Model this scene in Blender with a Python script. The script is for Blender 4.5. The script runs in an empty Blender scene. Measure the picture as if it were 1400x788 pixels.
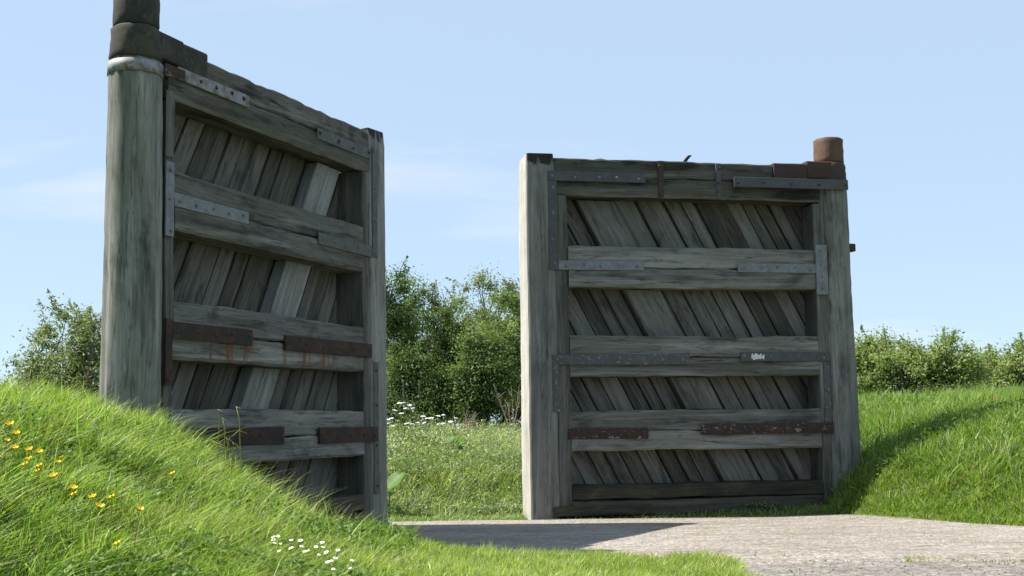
import bpy, math, random
import numpy as np
from mathutils import Matrix, Vector

random.seed(7)
rng = np.random.default_rng(11)
S = bpy.context.scene
COL = S.collection

# ------------------------------------------------------------------ camera
F, PITCH, ROLL, CAM_H = 1645.0, 0.1129, 0.0141, 1.3
cam = bpy.data.cameras.new('camera')
cam.sensor_width = 36.0
cam.lens = 36.0 * F / 1400.0
cam.clip_start, cam.clip_end = 0.1, 9000.0
camo = bpy.data.objects.new('camera', cam)
COL.objects.link(camo)
fw = Vector((0, math.cos(PITCH), math.sin(PITCH)))
up = Vector((0, -math.sin(PITCH), math.cos(PITCH)))
rt = Vector((1, 0, 0))
cr, sr = math.cos(ROLL), math.sin(ROLL)
rc = rt * cr - up * sr
uc = rt * sr + up * cr
camo.matrix_world = Matrix(((rc.x, uc.x, -fw.x, 0), (rc.y, uc.y, -fw.y, 0), (rc.z, uc.z, -fw.z, CAM_H), (0, 0, 0, 1)))
S.camera = camo
S.render.resolution_x, S.render.resolution_y = 1024, 576

# ------------------------------------------------------------------ world and sun
SUN_EL, SUN_AZ = math.radians(52.0), math.radians(5.0)     # sun stands to the left (-x), a little beyond
S.view_settings.view_transform = 'Standard'
S.view_settings.look = 'None'
S.view_settings.gamma = 1.0
S.view_settings.exposure = 1.15
W = bpy.data.worlds.new('World')
S.world = W
W.use_nodes = True
nt = W.node_tree
nt.nodes.clear()
out = nt.nodes.new('ShaderNodeOutputWorld')
bg = nt.nodes.new('ShaderNodeBackground')
bg.inputs['Strength'].default_value = 0.075
sky = nt.nodes.new('ShaderNodeTexSky')
sky.sky_type = 'NISHITA'
sky.sun_disc = False
sky.sun_elevation = SUN_EL
sky.sun_rotation = math.radians(-90.0) + SUN_AZ
sky.altitude = 0.0
sky.air_density = 0.6
sky.dust_density = 0.2
sky.ozone_density = 2.0
# thin cirrus: noise on the sky direction projected on a flat layer
tc = nt.nodes.new('ShaderNodeTexCoord')
sep = nt.nodes.new('ShaderNodeSeparateXYZ')
nt.links.new(tc.outputs['Generated'], sep.inputs[0])
def wmath(op, a, b):
    n = nt.nodes.new('ShaderNodeMath'); n.operation = op
    for i, v in enumerate((a, b)):
        if isinstance(v, (int, float)): n.inputs[i].default_value = v
        elif v is not None: nt.links.new(v, n.inputs[i])
    return n.outputs[0]
zc = wmath('ADD', wmath('MAXIMUM', sep.outputs[2], 0.0), 0.09)
cmb = nt.nodes.new('ShaderNodeCombineXYZ')
nt.links.new(wmath('DIVIDE', sep.outputs[0], zc), cmb.inputs[0])
nt.links.new(wmath('DIVIDE', sep.outputs[1], zc), cmb.inputs[1])
CLOUD_OFF = (2.370442480615619, 4.805045417810479, 4.406212554239632)
mp = nt.nodes.new('ShaderNodeMapping')
mp.inputs['Location'].default_value = CLOUD_OFF
mp.inputs['Scale'].default_value = (0.35, 0.8, 1.0)
nt.links.new(cmb.outputs[0], mp.inputs[0])
nz = nt.nodes.new('ShaderNodeTexNoise')
nz.inputs['Scale'].default_value = 1.1
nz.inputs['Detail'].default_value = 6.0
nz.inputs['Roughness'].default_value = 0.5
nz.inputs['Distortion'].default_value = 0.4
nt.links.new(mp.outputs[0], nz.inputs[0])
rp = nt.nodes.new('ShaderNodeMapRange')
rp.inputs['From Min'].default_value = 0.60
rp.inputs['From Max'].default_value = 0.80
rp.inputs['To Max'].default_value = 0.65
nt.links.new(nz.outputs[0], rp.inputs[0])
mixc = nt.nodes.new('ShaderNodeMix'); mixc.data_type = 'RGBA'
nt.links.new(rp.outputs[0], mixc.inputs[0])
veil = nt.nodes.new('ShaderNodeMix'); veil.data_type = 'RGBA'      # thin even high haze
veil.inputs[0].default_value = 0.70
veil.inputs[7].default_value = (4.1, 5.3, 6.6, 1)
nt.links.new(sky.outputs[0], veil.inputs[6])
nt.links.new(veil.outputs[2], mixc.inputs[6])
mixc.inputs[7].default_value = (6.2, 6.25, 6.4, 1)
nt.links.new(mixc.outputs[2], bg.inputs['Color'])
nt.links.new(bg.outputs[0], out.inputs[0])

sl = bpy.data.lights.new('sun', 'SUN')
sl.energy = 4.6
sl.angle = math.radians(0.5)
sl.color = (1.0, 0.955, 0.88)
so = bpy.data.objects.new('sun', sl)
COL.objects.link(so)
sdir = Vector((-math.cos(SUN_EL) * math.cos(SUN_AZ), math.cos(SUN_EL) * math.sin(SUN_AZ), math.sin(SUN_EL)))
so.rotation_euler = (sdir).to_track_quat('Z', 'Y').to_euler()
so.location = (-20, 10, 30)

# ------------------------------------------------------------------ helpers
def tag(o, label=None, cat=None, group=None, kind=None):
    if label: o['label'] = label
    if cat: o['category'] = cat
    if group: o['group'] = group
    if kind: o['kind'] = kind
    return o

def link(name, me, mat=None, parent=None, loc=None, rot=None):
    o = bpy.data.objects.new(name, me)
    COL.objects.link(o)
    if mat is not None and len(me.materials) == 0: me.materials.append(mat)
    if parent is not None: o.parent = parent
    if loc is not None: o.location = loc
    if rot is not None: o.rotation_euler = rot
    return o

def empty(name, loc=(0, 0, 0), rot=(0, 0, 0)):
    o = bpy.data.objects.new(name, None)
    o.empty_display_size = 0.3
    COL.objects.link(o)
    o.location = loc; o.rotation_euler = rot
    return o

def mesh_np(name, verts, faces, nside, colors=None, smooth=False):
    """verts (n,3); faces list of (array (m,k)) ; fast mesh with optional per-vertex colour"""
    me = bpy.data.meshes.new(name)
    verts = np.asarray(verts, dtype=np.float32)
    fl = [np.asarray(a, dtype=np.int32) for a in faces if len(a)]
    tot = sum(a.size for a in fl); nf = sum(len(a) for a in fl)
    me.vertices.add(len(verts)); me.vertices.foreach_set('co', verts.ravel())
    me.loops.add(tot); me.loops.foreach_set('vertex_index', np.concatenate([a.ravel() for a in fl]))
    me.polygons.add(nf)
    cnt = np.concatenate([np.full(len(a), a.shape[1], dtype=np.int32) for a in fl])
    st = np.concatenate([[0], np.cumsum(cnt)[:-1]]).astype(np.int32)
    me.polygons.foreach_set('loop_start', st)
    me.polygons.foreach_set('loop_total', cnt)
    if smooth: me.polygons.foreach_set('use_smooth', np.ones(nf, dtype=bool))
    me.update(calc_edges=True)
    if colors is not None:
        at = me.color_attributes.new('tint', 'FLOAT_COLOR', 'POINT')
        c = np.ones((len(verts), 4), dtype=np.float32); c[:, :3] = colors
        at.data.foreach_set('color', c.ravel())
    return me

def mesh_py(name, v, f, smooth=False):
    me = bpy.data.meshes.new(name)
    me.from_pydata([tuple(x) for x in v], [], f)
    if smooth:
        for p in me.polygons: p.use_smooth = True
    me.update()
    return me

# value noise in numpy
_perm = rng.random((64, 64)).astype(np.float32)
def vnoise(x, y, sc=1.0, off=0):
    x = np.asarray(x, dtype=np.float64) * sc + off * 7.31; y = np.asarray(y, dtype=np.float64) * sc + off * 3.77
    xi = np.floor(x).astype(int); yi = np.floor(y).astype(int)
    fx = x - xi; fy = y - yi
    fx = fx * fx * (3 - 2 * fx); fy = fy * fy * (3 - 2 * fy)
    g = lambda i, j: _perm[i % 64, j % 64]
    return (g(xi, yi) * (1 - fx) + g(xi + 1, yi) * fx) * (1 - fy) + (g(xi, yi + 1) * (1 - fx) + g(xi + 1, yi + 1) * fx) * fy
def fbm(x, y, sc=1.0, off=0):
    return (vnoise(x, y, sc, off) * .55 + vnoise(x, y, sc * 2.1, off + 3) * .28 + vnoise(x, y, sc * 4.3, off + 5) * .17)
def sstep(a, b, x):
    t = np.clip((np.asarray(x, dtype=float) - a) / (b - a), 0, 1)
    return t * t * (3 - 2 * t)

# ------------------------------------------------------------------ materials
class NT:
    def __init__(s, name):
        s.m = bpy.data.materials.new(name); s.m.use_nodes = True
        s.t = s.m.node_tree; s.t.nodes.clear()
        s.out = s.n('ShaderNodeOutputMaterial')
    def n(s, ty, **kw):
        x = s.t.nodes.new(ty)
        for k, v in kw.items(): setattr(x, k, v)
        return x
    def l(s, a, b): s.t.links.new(a, b)
    def put(s, sock, v):
        if hasattr(v, 'is_linked'): s.l(v, sock)
        else: sock.default_value = v
    def math(s, op, a, b=0.0):
        x = s.n('ShaderNodeMath', operation=op); s.put(x.inputs[0], a); s.put(x.inputs[1], b); return x.outputs[0]
    def mapping(s, vec, scale=(1, 1, 1), loc=None):
        x = s.n('ShaderNodeMapping'); s.l(vec, x.inputs[0]); x.inputs['Scale'].default_value = scale
        if loc is not None: s.put(x.inputs['Location'], loc)
        return x.outputs[0]
    def noise(s, vec, scale, detail=4, rough=.55, dist=0.0):
        x = s.n('ShaderNodeTexNoise'); s.l(vec, x.inputs['Vector'])
        x.inputs['Scale'].default_value = scale; x.inputs['Detail'].default_value = detail
        x.inputs['Roughness'].default_value = rough; x.inputs['Distortion'].default_value = dist
        return x.outputs[0]
    def rng(s, v, a, b, lo=0.0, hi=1.0):
        x = s.n('ShaderNodeMapRange'); s.l(v, x.inputs[0])
        x.inputs[1].default_value = a; x.inputs[2].default_value = b; x.inputs[3].default_value = lo; x.inputs[4].default_value = hi
        return x.outputs[0]
    def mix(s, fac, a, b, blend='MIX'):
        x = s.n('ShaderNodeMix', data_type='RGBA', blend_type=blend)
        s.put(x.inputs[0], fac); s.put(x.inputs[6], a); s.put(x.inputs[7], b); return x.outputs[2]
    def bump(s, h, strength, dist):
        x = s.n('ShaderNodeBump'); s.l(h, x.inputs['Height']); x.inputs['Strength'].default_value = strength; x.inputs['Distance'].default_value = dist
        return x.outputs[0]
    def principled(s, col, rough=.8, bump=None, metal=0.0, spec=.3):
        b = s.n('ShaderNodeBsdfPrincipled'); s.put(b.inputs['Base Color'], col); s.put(b.inputs['Roughness'], rough)
        b.inputs['Metallic'].default_value = metal; b.inputs['Specular IOR Level'].default_value = spec
        if bump is not None: s.l(bump, b.inputs['Normal'])
        s.l(b.outputs[0], s.out.inputs[0]); return b

def c4(r, g, b): return (r, g, b, 1.0)

def wood(name, dark, light, green=0.3, black=0.4, brown=0.2, pale=0.25, stain=None, fine=.42, vary=.24, rot=None):
    k = NT(name)
    tcn = k.n('ShaderNodeTexCoord'); oi = k.n('ShaderNodeObjectInfo')
    rndv = k.n('ShaderNodeCombineXYZ')
    k.l(k.math('MULTIPLY', oi.outputs['Random'], 37.0), rndv.inputs[0])
    k.l(k.math('MULTIPLY', oi.outputs['Random'], 91.0), rndv.inputs[1])
    k.l(k.math('MULTIPLY', oi.outputs['Random'], 53.0), rndv.inputs[2])
    add = k.n('ShaderNodeVectorMath', operation='ADD')
    k.l(tcn.outputs['Object'], add.inputs[0]); k.l(rndv.outputs[0], add.inputs[1])
    v = add.outputs[0]
    grain = k.noise(k.mapping(v, (1.8, 48, 48)), 1.0, 6, .6, .2)
    streak = k.noise(k.mapping(v, (.45, 6.5, 6.5)), 1.0, 5, .6, .5)
    blot = k.noise(k.mapping(v, (1.1, 2.2, 2.2)), 1.3, 5, .62, .6)
    blot2 = k.noise(k.mapping(v, (.8, 1.5, 1.5), (5, 9, 2)), 1.0, 5, .6, .4)
    crk = k.noise(k.mapping(v, (.4, 10, 10), (3, 1, 7)), 1.0, 3, .5, .35)
    crack = k.rng(k.math('ABSOLUTE', k.math('SUBTRACT', crk, .5)), .001, .007, .9, 0)
    crk2 = k.noise(k.mapping(v, (1.3, 44, 44), (8, 4, 1)), 1.0, 2, .5, .2)
    crack2 = k.rng(k.math('ABSOLUTE', k.math('SUBTRACT', crk2, .5)), .003, .018, .22, 0)
    tone = k.math('ADD', k.math('MULTIPLY', grain, fine), k.math('MULTIPLY', streak, 1 - fine))
    tone = k.math('ADD', tone, k.math('MULTIPLY', k.math('SUBTRACT', oi.outputs['Random'], .5), vary))
    col = k.mix(k.rng(tone, .30, .70), dark, light)
    col = k.mix(k.math('MULTIPLY', k.rng(blot2, .5, .72), brown), col, c4(.085, .058, .036))
    col = k.mix(k.math('MULTIPLY', k.rng(blot, .50, .70), green), col, c4(.075, .085, .038))
    pl = k.math('MULTIPLY', k.rng(streak, .56, .72), pale)
    col = k.mix(pl, col, c4(.42, .41, .37))
    blot3 = k.noise(k.mapping(v, (1.1, 10.0, 10.0), (1, 6, 3)), 1.2, 6, .68, .6)
    bl = k.math('MULTIPLY', k.math('MAXIMUM', k.rng(k.math('ADD', k.math('MULTIPLY', blot, .6), k.math('MULTIPLY', streak, .4)), .48, .36), k.rng(blot3, .44, .34)), black)
    col = k.mix(bl, col, c4(.018, .017, .015))
    if stain:      # rust run-off under iron straps: (x0,x1) ranges along the beam
        sp = k.n('ShaderNodeSeparateXYZ'); k.l(tcn.outputs['Object'], sp.inputs[0])
        runs = k.noise(k.mapping(tcn.outputs['Object'], (9, 9, 1.2)), 1.0, 4, .6)
        for (x0, x1) in stain:
            m = k.math('MULTIPLY', k.rng(sp.outputs[0], x0, x0 + .12), k.rng(sp.outputs[0], x1 - .12, x1, 1, 0))
            col = k.mix(k.math('MULTIPLY', m, k.rng(runs, .46, .60, 0, .85)), col, c4(.16, .062, .022))
    if rot:        # decayed dark end of the post
        sp2 = k.n('ShaderNodeSeparateXYZ'); k.l(tcn.outputs['Object'], sp2.inputs[0])
        rn = k.noise(k.mapping(tcn.outputs['Object'], (3, 11, 11)), 1.0, 6, .7, .4)
        ed = k.math('ADD', sp2.outputs[0], k.math('MULTIPLY', k.math('SUBTRACT', rn, .5), rot[1]))
        col = k.mix(k.rng(ed, rot[0], rot[0] + .05, 0, .92), col, c4(.016, .014, .012))
    cr_ = k.math('MAXIMUM', crack, crack2)
    col = k.mix(k.math('MULTIPLY', cr_, .6), col, c4(.03, .027, .024))
    hgt = k.math('SUBTRACT', k.math('MULTIPLY', grain, .5), k.math('MULTIPLY', cr_, .8))
    k.principled(col, .85, k.bump(hgt, .55, .012), spec=.2)
    return k.m

M = {}
M['beam'] = wood('weathered_beam', c4(.074, .072, .063), c4(.25, .244, .22), .27, .72, .35, .30)
M['beam_rust'] = wood('weathered_beam_rust_stained', c4(.075, .071, .062), c4(.26, .25, .222), .25, .65, .35, .35, stain=[(.5, 1.5), (2.0, 3.3)])
M['toprail'] = wood('top_beam', c4(.048, .046, .038), c4(.155, .148, .128), .6, .95, .4, .15)
M['post'] = wood('post_wood', c4(.06, .058, .05), c4(.18, .175, .155), .40, .55, .25, .3)
M['toe'] = wood('toe_post_wood', c4(.09, .088, .078), c4(.27, .265, .242), .30, .45, .2, .3, rot=(5.42, .9))
M['toe_sunlit'] = wood('sunlit_toe_side', c4(.30, .285, .25), c4(.56, .54, .49), .12, .25, .2, .3, fine=.55)  # paler copy of the toe wood, sunlight on that side put into the colour
M['toe_pale'] = wood('pale_toe_post_wood', c4(.10, .098, .086), c4(.285, .278, .25), .25, .35, .15, .3, rot=(5.36, .9))
M['heel'] = wood('heel_post_wood', c4(.078, .080, .068), c4(.26, .262, .235), .55, .65, .15, .25)
M['plank'] = wood('plank_wood', c4(.058, .055, .047), c4(.212, .204, .182), .30, .65, .45, .12, fine=.62, vary=.34)
M['brace'] = wood('brace_wood', c4(.14, .137, .125), c4(.34, .335, .315), .15, .30, .2, .3, fine=.6)
M['brace_dark'] = wood('dark_brace_wood', c4(.065, .062, .054), c4(.215, .208, .186), .25, .55, .4, .15, fine=.62, vary=.1)
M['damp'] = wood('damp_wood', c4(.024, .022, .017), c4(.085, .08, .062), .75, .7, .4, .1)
M['worn'] = wood('worn_edge_wood', c4(.11, .105, .09), c4(.27, .26, .23), .2, .5, .2, .4)

def metal(name, base, rust_col, rust, flake=None, rough=.65, metallic=.0, scale=7):
    k = NT(name); tcn = k.n('ShaderNodeTexCoord'); v = tcn.outputs['Object']
    oi = k.n('ShaderNodeObjectInfo')
    ad = k.n('ShaderNodeVectorMath', operation='ADD'); k.l(v, ad.inputs[0])
    cx = k.n('ShaderNodeCombineXYZ'); k.l(k.math('MULTIPLY', oi.outputs['Random'], 40), cx.inputs[0]); k.l(cx.outputs[0], ad.inputs[1]); v = ad.outputs[0]
    n1 = k.noise(v, scale, 6, .65, .3); n2 = k.noise(v, scale * 4, 5, .6)
    col = k.mix(k.rng(n2, .35, .65, 0, .6), base, tuple(x * .6 for x in base[:3]) + (1,))
    col = k.mix(k.math('MULTIPLY', k.rng(n1, .46, .60), rust), col, rust_col)
    if flake: col = k.mix(k.rng(k.noise(k.mapping(v, (1, 3, 1.6), (4, 4, 4)), scale * 1.8, 6, .7, .8), .585, .62, 0, flake[1]), col, flake[0])
    k.principled(col, rough, k.bump(k.math('ADD', n1, k.math('MULTIPLY', n2, .4)), .4, .006), metal=metallic, spec=.4)
    return k.m
M['galv'] = metal('galvanised_strap', c4(.20, .215, .22), c4(.11, .09, .07), .4, None, .55, .25)
M['galv_light'] = metal('pale_strap', c4(.25, .255, .255), c4(.12, .085, .06), .9, None, .6, .1)
M['dull'] = metal('dull_strap', c4(.105, .11, .105), c4(.06, .055, .04), .6, None, .75, .0)
M['steel'] = metal('dark_steel_strap', c4(.078, .083, .087), c4(.055, .045, .037), .5, None, .6, .2)
M['rust'] = metal('rusty_strap', c4(.030, .022, .018), c4(.075, .030, .015), .7, None, .85, .0)
M['rust_flaked'] = metal('rusty_flaked_strap', c4(.036, .024, .02), c4(.07, .028, .016), .6, (c4(.30, .29, .27), .6), .85, .0)
M['painted'] = metal('painted_strap', c4(.085, .09, .09), c4(.08, .045, .035), .4, (c4(.36, .36, .35), .5), .7, .1)
M['mossy_iron'] = metal('mossy_iron', c4(.034, .031, .028), c4(.058, .055, .03), .7, (c4(.11, .10, .08), .4), .9, .0, 5)
M['brown_iron'] = metal('brown_iron', c4(.052, .034, .028), c4(.065, .035, .022), .6, None, .85, .0)
M['rust_orange'] = metal('rust_orange_iron', c4(.125, .068, .038), c4(.07, .048, .036), .8, None, .85, .0)
M['bolt'] = metal('bolt_steel', c4(.20, .20, .20), c4(.10, .06, .04), .5, None, .5, .4, 20)
M['dark_bolt'] = metal('rusty_bolt', c4(.06, .04, .03), c4(.12, .05, .02), .5, None, .7, .1, 20)
k = NT('white_paint'); k.principled(c4(.72, .71, .67), .7); M['paint'] = k.m

def leafmat(name, trans=.45, gloss=.25, tint=(1, 1, 1), spec=.25, rough=.5):
    k = NT(name)
    at = k.n('ShaderNodeAttribute', attribute_name='tint')
    col = k.mix(1.0, at.outputs['Color'], c4(*tint), 'MULTIPLY')
    b = k.n('ShaderNodeBsdfPrincipled'); k.l(col, b.inputs['Base Color']); b.inputs['Roughness'].default_value = rough
    b.inputs['Specular IOR Level'].default_value = spec
    t = k.n('ShaderNodeBsdfTranslucent')
    k.l(k.mix(1.0, col, c4(1.12, 1.28, .55), 'MULTIPLY'), t.inputs['Color'])
    mx = k.n('ShaderNodeMixShader'); mx.inputs[0].default_value = trans
    k.l(b.outputs[0], mx.inputs[1]); k.l(t.outputs[0], mx.inputs[2]); k.l(mx.outputs[0], k.out.inputs[0])
    return k.m
M['grass'] = leafmat('grass_blades', .42, spec=.35, rough=.45)
M['leaf'] = leafmat('leaves', .42, spec=.25)
M['petal_y'] = (lambda k: (k.principled(c4(.78, .58, .015), .6), k.m)[1])(NT('yellow_petal'))
M['petal_w'] = (lambda k: (k.principled(c4(.80, .80, .76), .5), k.m)[1])(NT('white_petal'))
M['stem'] = (lambda k: (k.principled(c4(.09, .14, .035), .6), k.m)[1])(NT('green_stem'))
M['disc_y'] = (lambda k: (k.principled(c4(.62, .42, .03), .6), k.m)[1])(NT('flower_centre'))
def barkmat():
    k = NT('bark'); tcn = k.n('ShaderNodeTexCoord')
    n = k.noise(k.mapping(tcn.outputs['Object'], (6, 6, 1.2)), 2.0, 6, .65)
    k.principled(k.mix(k.rng(n, .35, .65), c4(.07, .055, .042), c4(.2, .17, .14)), .9, k.bump(n, .6, .02)); return k.m
M['bark'] = barkmat()
def drystem():
    k = NT('dry_stem'); k.principled(c4(.26, .21, .15), .9); return k.m
M['dry'] = drystem()

def groundmat():
    k = NT('ground_soil'); g = k.n('ShaderNodeNewGeometry'); v = g.outputs['Position']
    n1 = k.noise(v, .9, 5, .6); n2 = k.noise(v, 14, 6, .7)
    col = k.mix(k.rng(n2, .35, .65), c4(.05, .082, .018), c4(.095, .14, .03))
    col = k.mix(k.rng(n1, .55, .72, 0, .4), col, c4(.13, .12, .055))
    k.principled(col, .95, k.bump(n2, .8, .05), spec=.1); return k.m
M['ground'] = groundmat()
def pathmat(name, ca, cb, cdark, sc):
    k = NT(name); g = k.n('ShaderNodeNewGeometry'); v = g.outputs['Position']
    big = k.noise(k.mapping(v, (.35, .9, 1)), 1.2, 5, .6, .4)
    mid = k.noise(k.mapping(v, (1, 2.2, 1)), 3.2, 6, .65, .3)
    fine = k.noise(v, sc, 5, .7)
    vo = k.n('ShaderNodeTexVoronoi'); k.l(v, vo.inputs['Vector']); vo.inputs['Scale'].default_value = sc * .8
    col = k.mix(k.rng(k.math('ADD', k.math('MULTIPLY', big, .5), k.math('MULTIPLY', mid, .5)), .38, .62), ca, cb)
    col = k.mix(k.rng(fine, .36, .50, .65, 0), col, cdark)
    deb = k.noise(k.mapping(v, (1.2, 5.0, 1)), 2.6, 7, .72, .5)
    col = k.mix(k.rng(deb, .54, .66, 0, .7), col, cdark)
    dirt = k.noise(k.mapping(v, (.6, 1.6, 1), (4, 2, 0)), 1.7, 6, .7, .6)
    col = k.mix(k.rng(dirt, .52, .66, 0, .6), col, c4(.17, .135, .10))
    stone = k.rng(k.n_col(vo), .0, 1.0, .72, 1.22) if hasattr(k, 'n_col') else vo.outputs['Color']
    hs = k.n('ShaderNodeSeparateColor'); k.l(vo.outputs['Color'], hs.inputs[0])
    val = k.rng(hs.outputs[0], 0, 1, .70, 1.25)
    cv = k.n('ShaderNodeCombineXYZ')
    for i in range(3): k.l(val, cv.inputs[i])
    col = k.mix(.75, col, cv.outputs[0], 'MULTIPLY')
    hgt = k.math('ADD', k.math('MULTIPLY', fine, .6), k.math('SUBTRACT', 1.0, vo.outputs['Distance']))
    k.principled(col, .92, k.bump(k.math('ADD', hgt, k.math('MULTIPLY', mid, 1.2)), .8, .022), spec=.2); return k.m
M['path'] = pathmat('path_surface', c4(.225, .198, .169), c4(.365, .326, .285), c4(.12, .10, .083), 26)
M['road'] = pathmat('coarse_asphalt', c4(.175, .16, .145), c4(.305, .277, .248), c4(.08, .07, .062), 22)
M['stone'] = (lambda k: (k.principled(k.mix(k.n('ShaderNodeObjectInfo').outputs['Random'], c4(.2, .19, .18), c4(.4, .37, .33)), .9), k.m)[1])(NT('pebble_stone'))

# ------------------------------------------------------------------ terrain
LX = np.array([-60., -14, -9, -6.5, -5, -4.1, -3.5, -3.2, -2.75, -2.4, -1.7, -1.2, -.7, -.2, .3, 60])
LZ = np.array([1.62, 1.62, 1.6, 1.56, 1.47, 1.36, 1.24, 1.11, .84, .64, .32, .16, .06, .02, 0, 0])      # nearer than the gate
BX = np.array([-60., -14, -9, -6.5, -5, -4.3, -3.9, -3.6, -3.3, -3.0, -2.6, -2.2, 60])
BZ = np.array([1.62, 1.62, 1.6, 1.56, 1.48, 1.40, 1.24, .95, .56, .26, .06, 0, 0])                       # cut away along the gate
def base_z(X, Y): return np.clip(.08 - (Y - 11.6) * .028, -.10, .10)
def left_bank(X, Y):
    # smooth lookup
    sm = lambda A, B: (np.interp(X - .12, A, B) + np.interp(X, A, B) + np.interp(X + .12, A, B)) / 3
    k_ = sstep(11.3, 12.5, Y + .12 * (X + 2))
    h = sm(LX, LZ) * (1 - k_) + sm(BX, BZ) * k_
    return h * (1 - sstep(15.5, 20.5, Y + .35 * (X + 2)))
def right_t(X, Y): return .9 * X + .42 * Y - 11.72 + .14 * (vnoise(X, Y, .6, 4) - .5) - .35 * sstep(17.6, 18.9, Y) * sstep(7.5, 5.5, X)
def right_bank(X, Y):
    t = right_t(X, Y)
    k_ = sstep(14.8, 16.8, Y)
    T = [-1, 0, .25, .5, .85, 1.3, 2.4, 4, 6, 60]
    return (np.interp(t, T, [0, 0, .10, .30, .58, .86, 1.24, 1.50, 1.7, 1.7]) * (1 - k_) + np.interp(t, T, [0, .03, .30, .58, .84, 1.08, 1.33, 1.54, 1.7, 1.7]) * k_) * sstep(40, 26, Y * .35 + 18 - 0 * X)
def meadow(X, Y):
    return np.interp(Y + .5 * (vnoise(X, Y, .5, 2) - .5), [0, 17.9, 18.6, 20, 22.5, 26, 60, 9000], [0, 0, .06, .36, .78, .92, 1.0, 1.0])
def terrain(X, Y):
    X = np.asarray(X, dtype=float); Y = np.asarray(Y, dtype=float)
    a = left_bank(X, Y); b = right_bank(X, Y); m = meadow(X, Y)
    p = 5.0
    z = (np.maximum(a, 0) ** p + np.maximum(b, 0) ** p + np.maximum(m, 0) ** p) ** (1 / p)
    return base_z(X, Y) + z + ((fbm(X, Y, .8, 1) - .5) * .17 + (vnoise(X, Y, 2.6, 15) - .5) * .06) * sstep(.03, .35, z)

def stretch(lo, hi, step, far):
    a = list(np.arange(lo, hi + 1e-6, step)); s = step; x = hi
    while x < far: s *= 1.35; x += s; a.append(x)
    s = step; x = lo
    while x > -far: s *= 1.35; x -= s; a.insert(0, x)
    return np.array(a)
gx = stretch(-10, 14, .13, 3500); gy = stretch(2, 30, .13, 5000)
GX, GY = np.meshgrid(gx, gy)
GZ = terrain(GX, GY)
def grid_faces(ny, nx, mask=None):
    i = np.arange(ny - 1)[:, None] * nx + np.arange(nx - 1)[None, :]
    f = np.stack([i, i + 1, i + nx + 1, i + nx], -1).reshape(-1, 4)
    return f if mask is None else f[mask.ravel()]
me = mesh_np('ground', np.c_[GX.ravel(), GY.ravel(), GZ.ravel()], [grid_faces(len(gy), len(gx))], 4, smooth=True)
tag(link('ground', me, M['ground']), 'grassy earth of the banks, verge and meadow', None, None, 'structure')

def verge_d(X, Y):
    """>0 on the grass verge side (towards the left bank / camera), <0 on the path"""
    yv = np.interp(X, [-9, -2.3, -1.9, -1.1, -.37, .7, 1.45, 1.86, 1.92], [14.5, 13.6, 12.6, 11.9, 11.42, 11.12, 10.85, 10.55, 9.4])
    d1 = yv - Y
    d2 = np.interp(Y, [-6, 6, 9.4, 10.55, 20], [2.4, 2.05, 1.82, 1.92, 1.92]) - X
    return np.minimum(d1, d2) + .22 * (fbm(X, Y, 1.8, 6) - .5)
def far_y(X): return np.interp(X, [-30, -6, 4.9, 5.5, 6.28, 8, 30], [17.7, 17.75, 17.75, 16.4, 14.7, 11.2, 9])
def path_sd(X, Y):
    e = .25 * (fbm(X, Y, 1.5, 8) - .5)
    return np.minimum(np.minimum(.03 - verge_d(X, Y), far_y(X) + e + .05 - Y), -.05 + e * .6 - right_t(X, Y))
def path_mask(X, Y): return (path_sd(X, Y) > 0) & (Y > -8)
def sheet(name, x0, x1, y0, y1, st, maskf, dz, mat, label, edgef=lambda X, Y: X * 0):
    xs = np.arange(x0, x1, st); ys = np.arange(y0, y1, st)
    A, B = np.meshgrid(xs, ys); Z = terrain(A, B) + np.minimum(np.minimum(dz, path_sd(A, B) * .15), dz + edgef(A, B))
    ca, cb = (A[:-1, :-1] + st / 2), (B[:-1, :-1] + st / 2)
    f = grid_faces(len(ys), len(xs), maskf(ca, cb))
    used, inv = np.unique(f, return_inverse=True)
    V = np.c_[A.ravel(), B.ravel(), Z.ravel()][used]
    o = link(name, mesh_np(name, V, [inv.reshape(-1, 4)], 4, smooth=True), mat)
    tag(o, label, None, None, 'structure'); return o
edge_y = lambda X: 10.3 + .5 * (fbm(X, X * 0, 1.3, 9) - .5) + .25 * (vnoise(X, X * 0, 6, 2) - .5) + .02 * X
sheet('path', -8, 14, 9.6, 18.3, .06, lambda X, Y: (path_sd(X, Y) > -.12) & (Y > edge_y(X) - .25), .016, M['path'], 'pale trodden path through the open gateway', lambda X, Y: np.minimum(0, (Y - edge_y(X)) * .12))
sheet('road', 1.6, 14, -8, 10.7, .12, lambda X, Y: (path_sd(X, Y) > -.15) & (Y <= edge_y(X) + .5), .007, M['road'], 'coarse grey asphalt at the lower right of the path')

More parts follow.
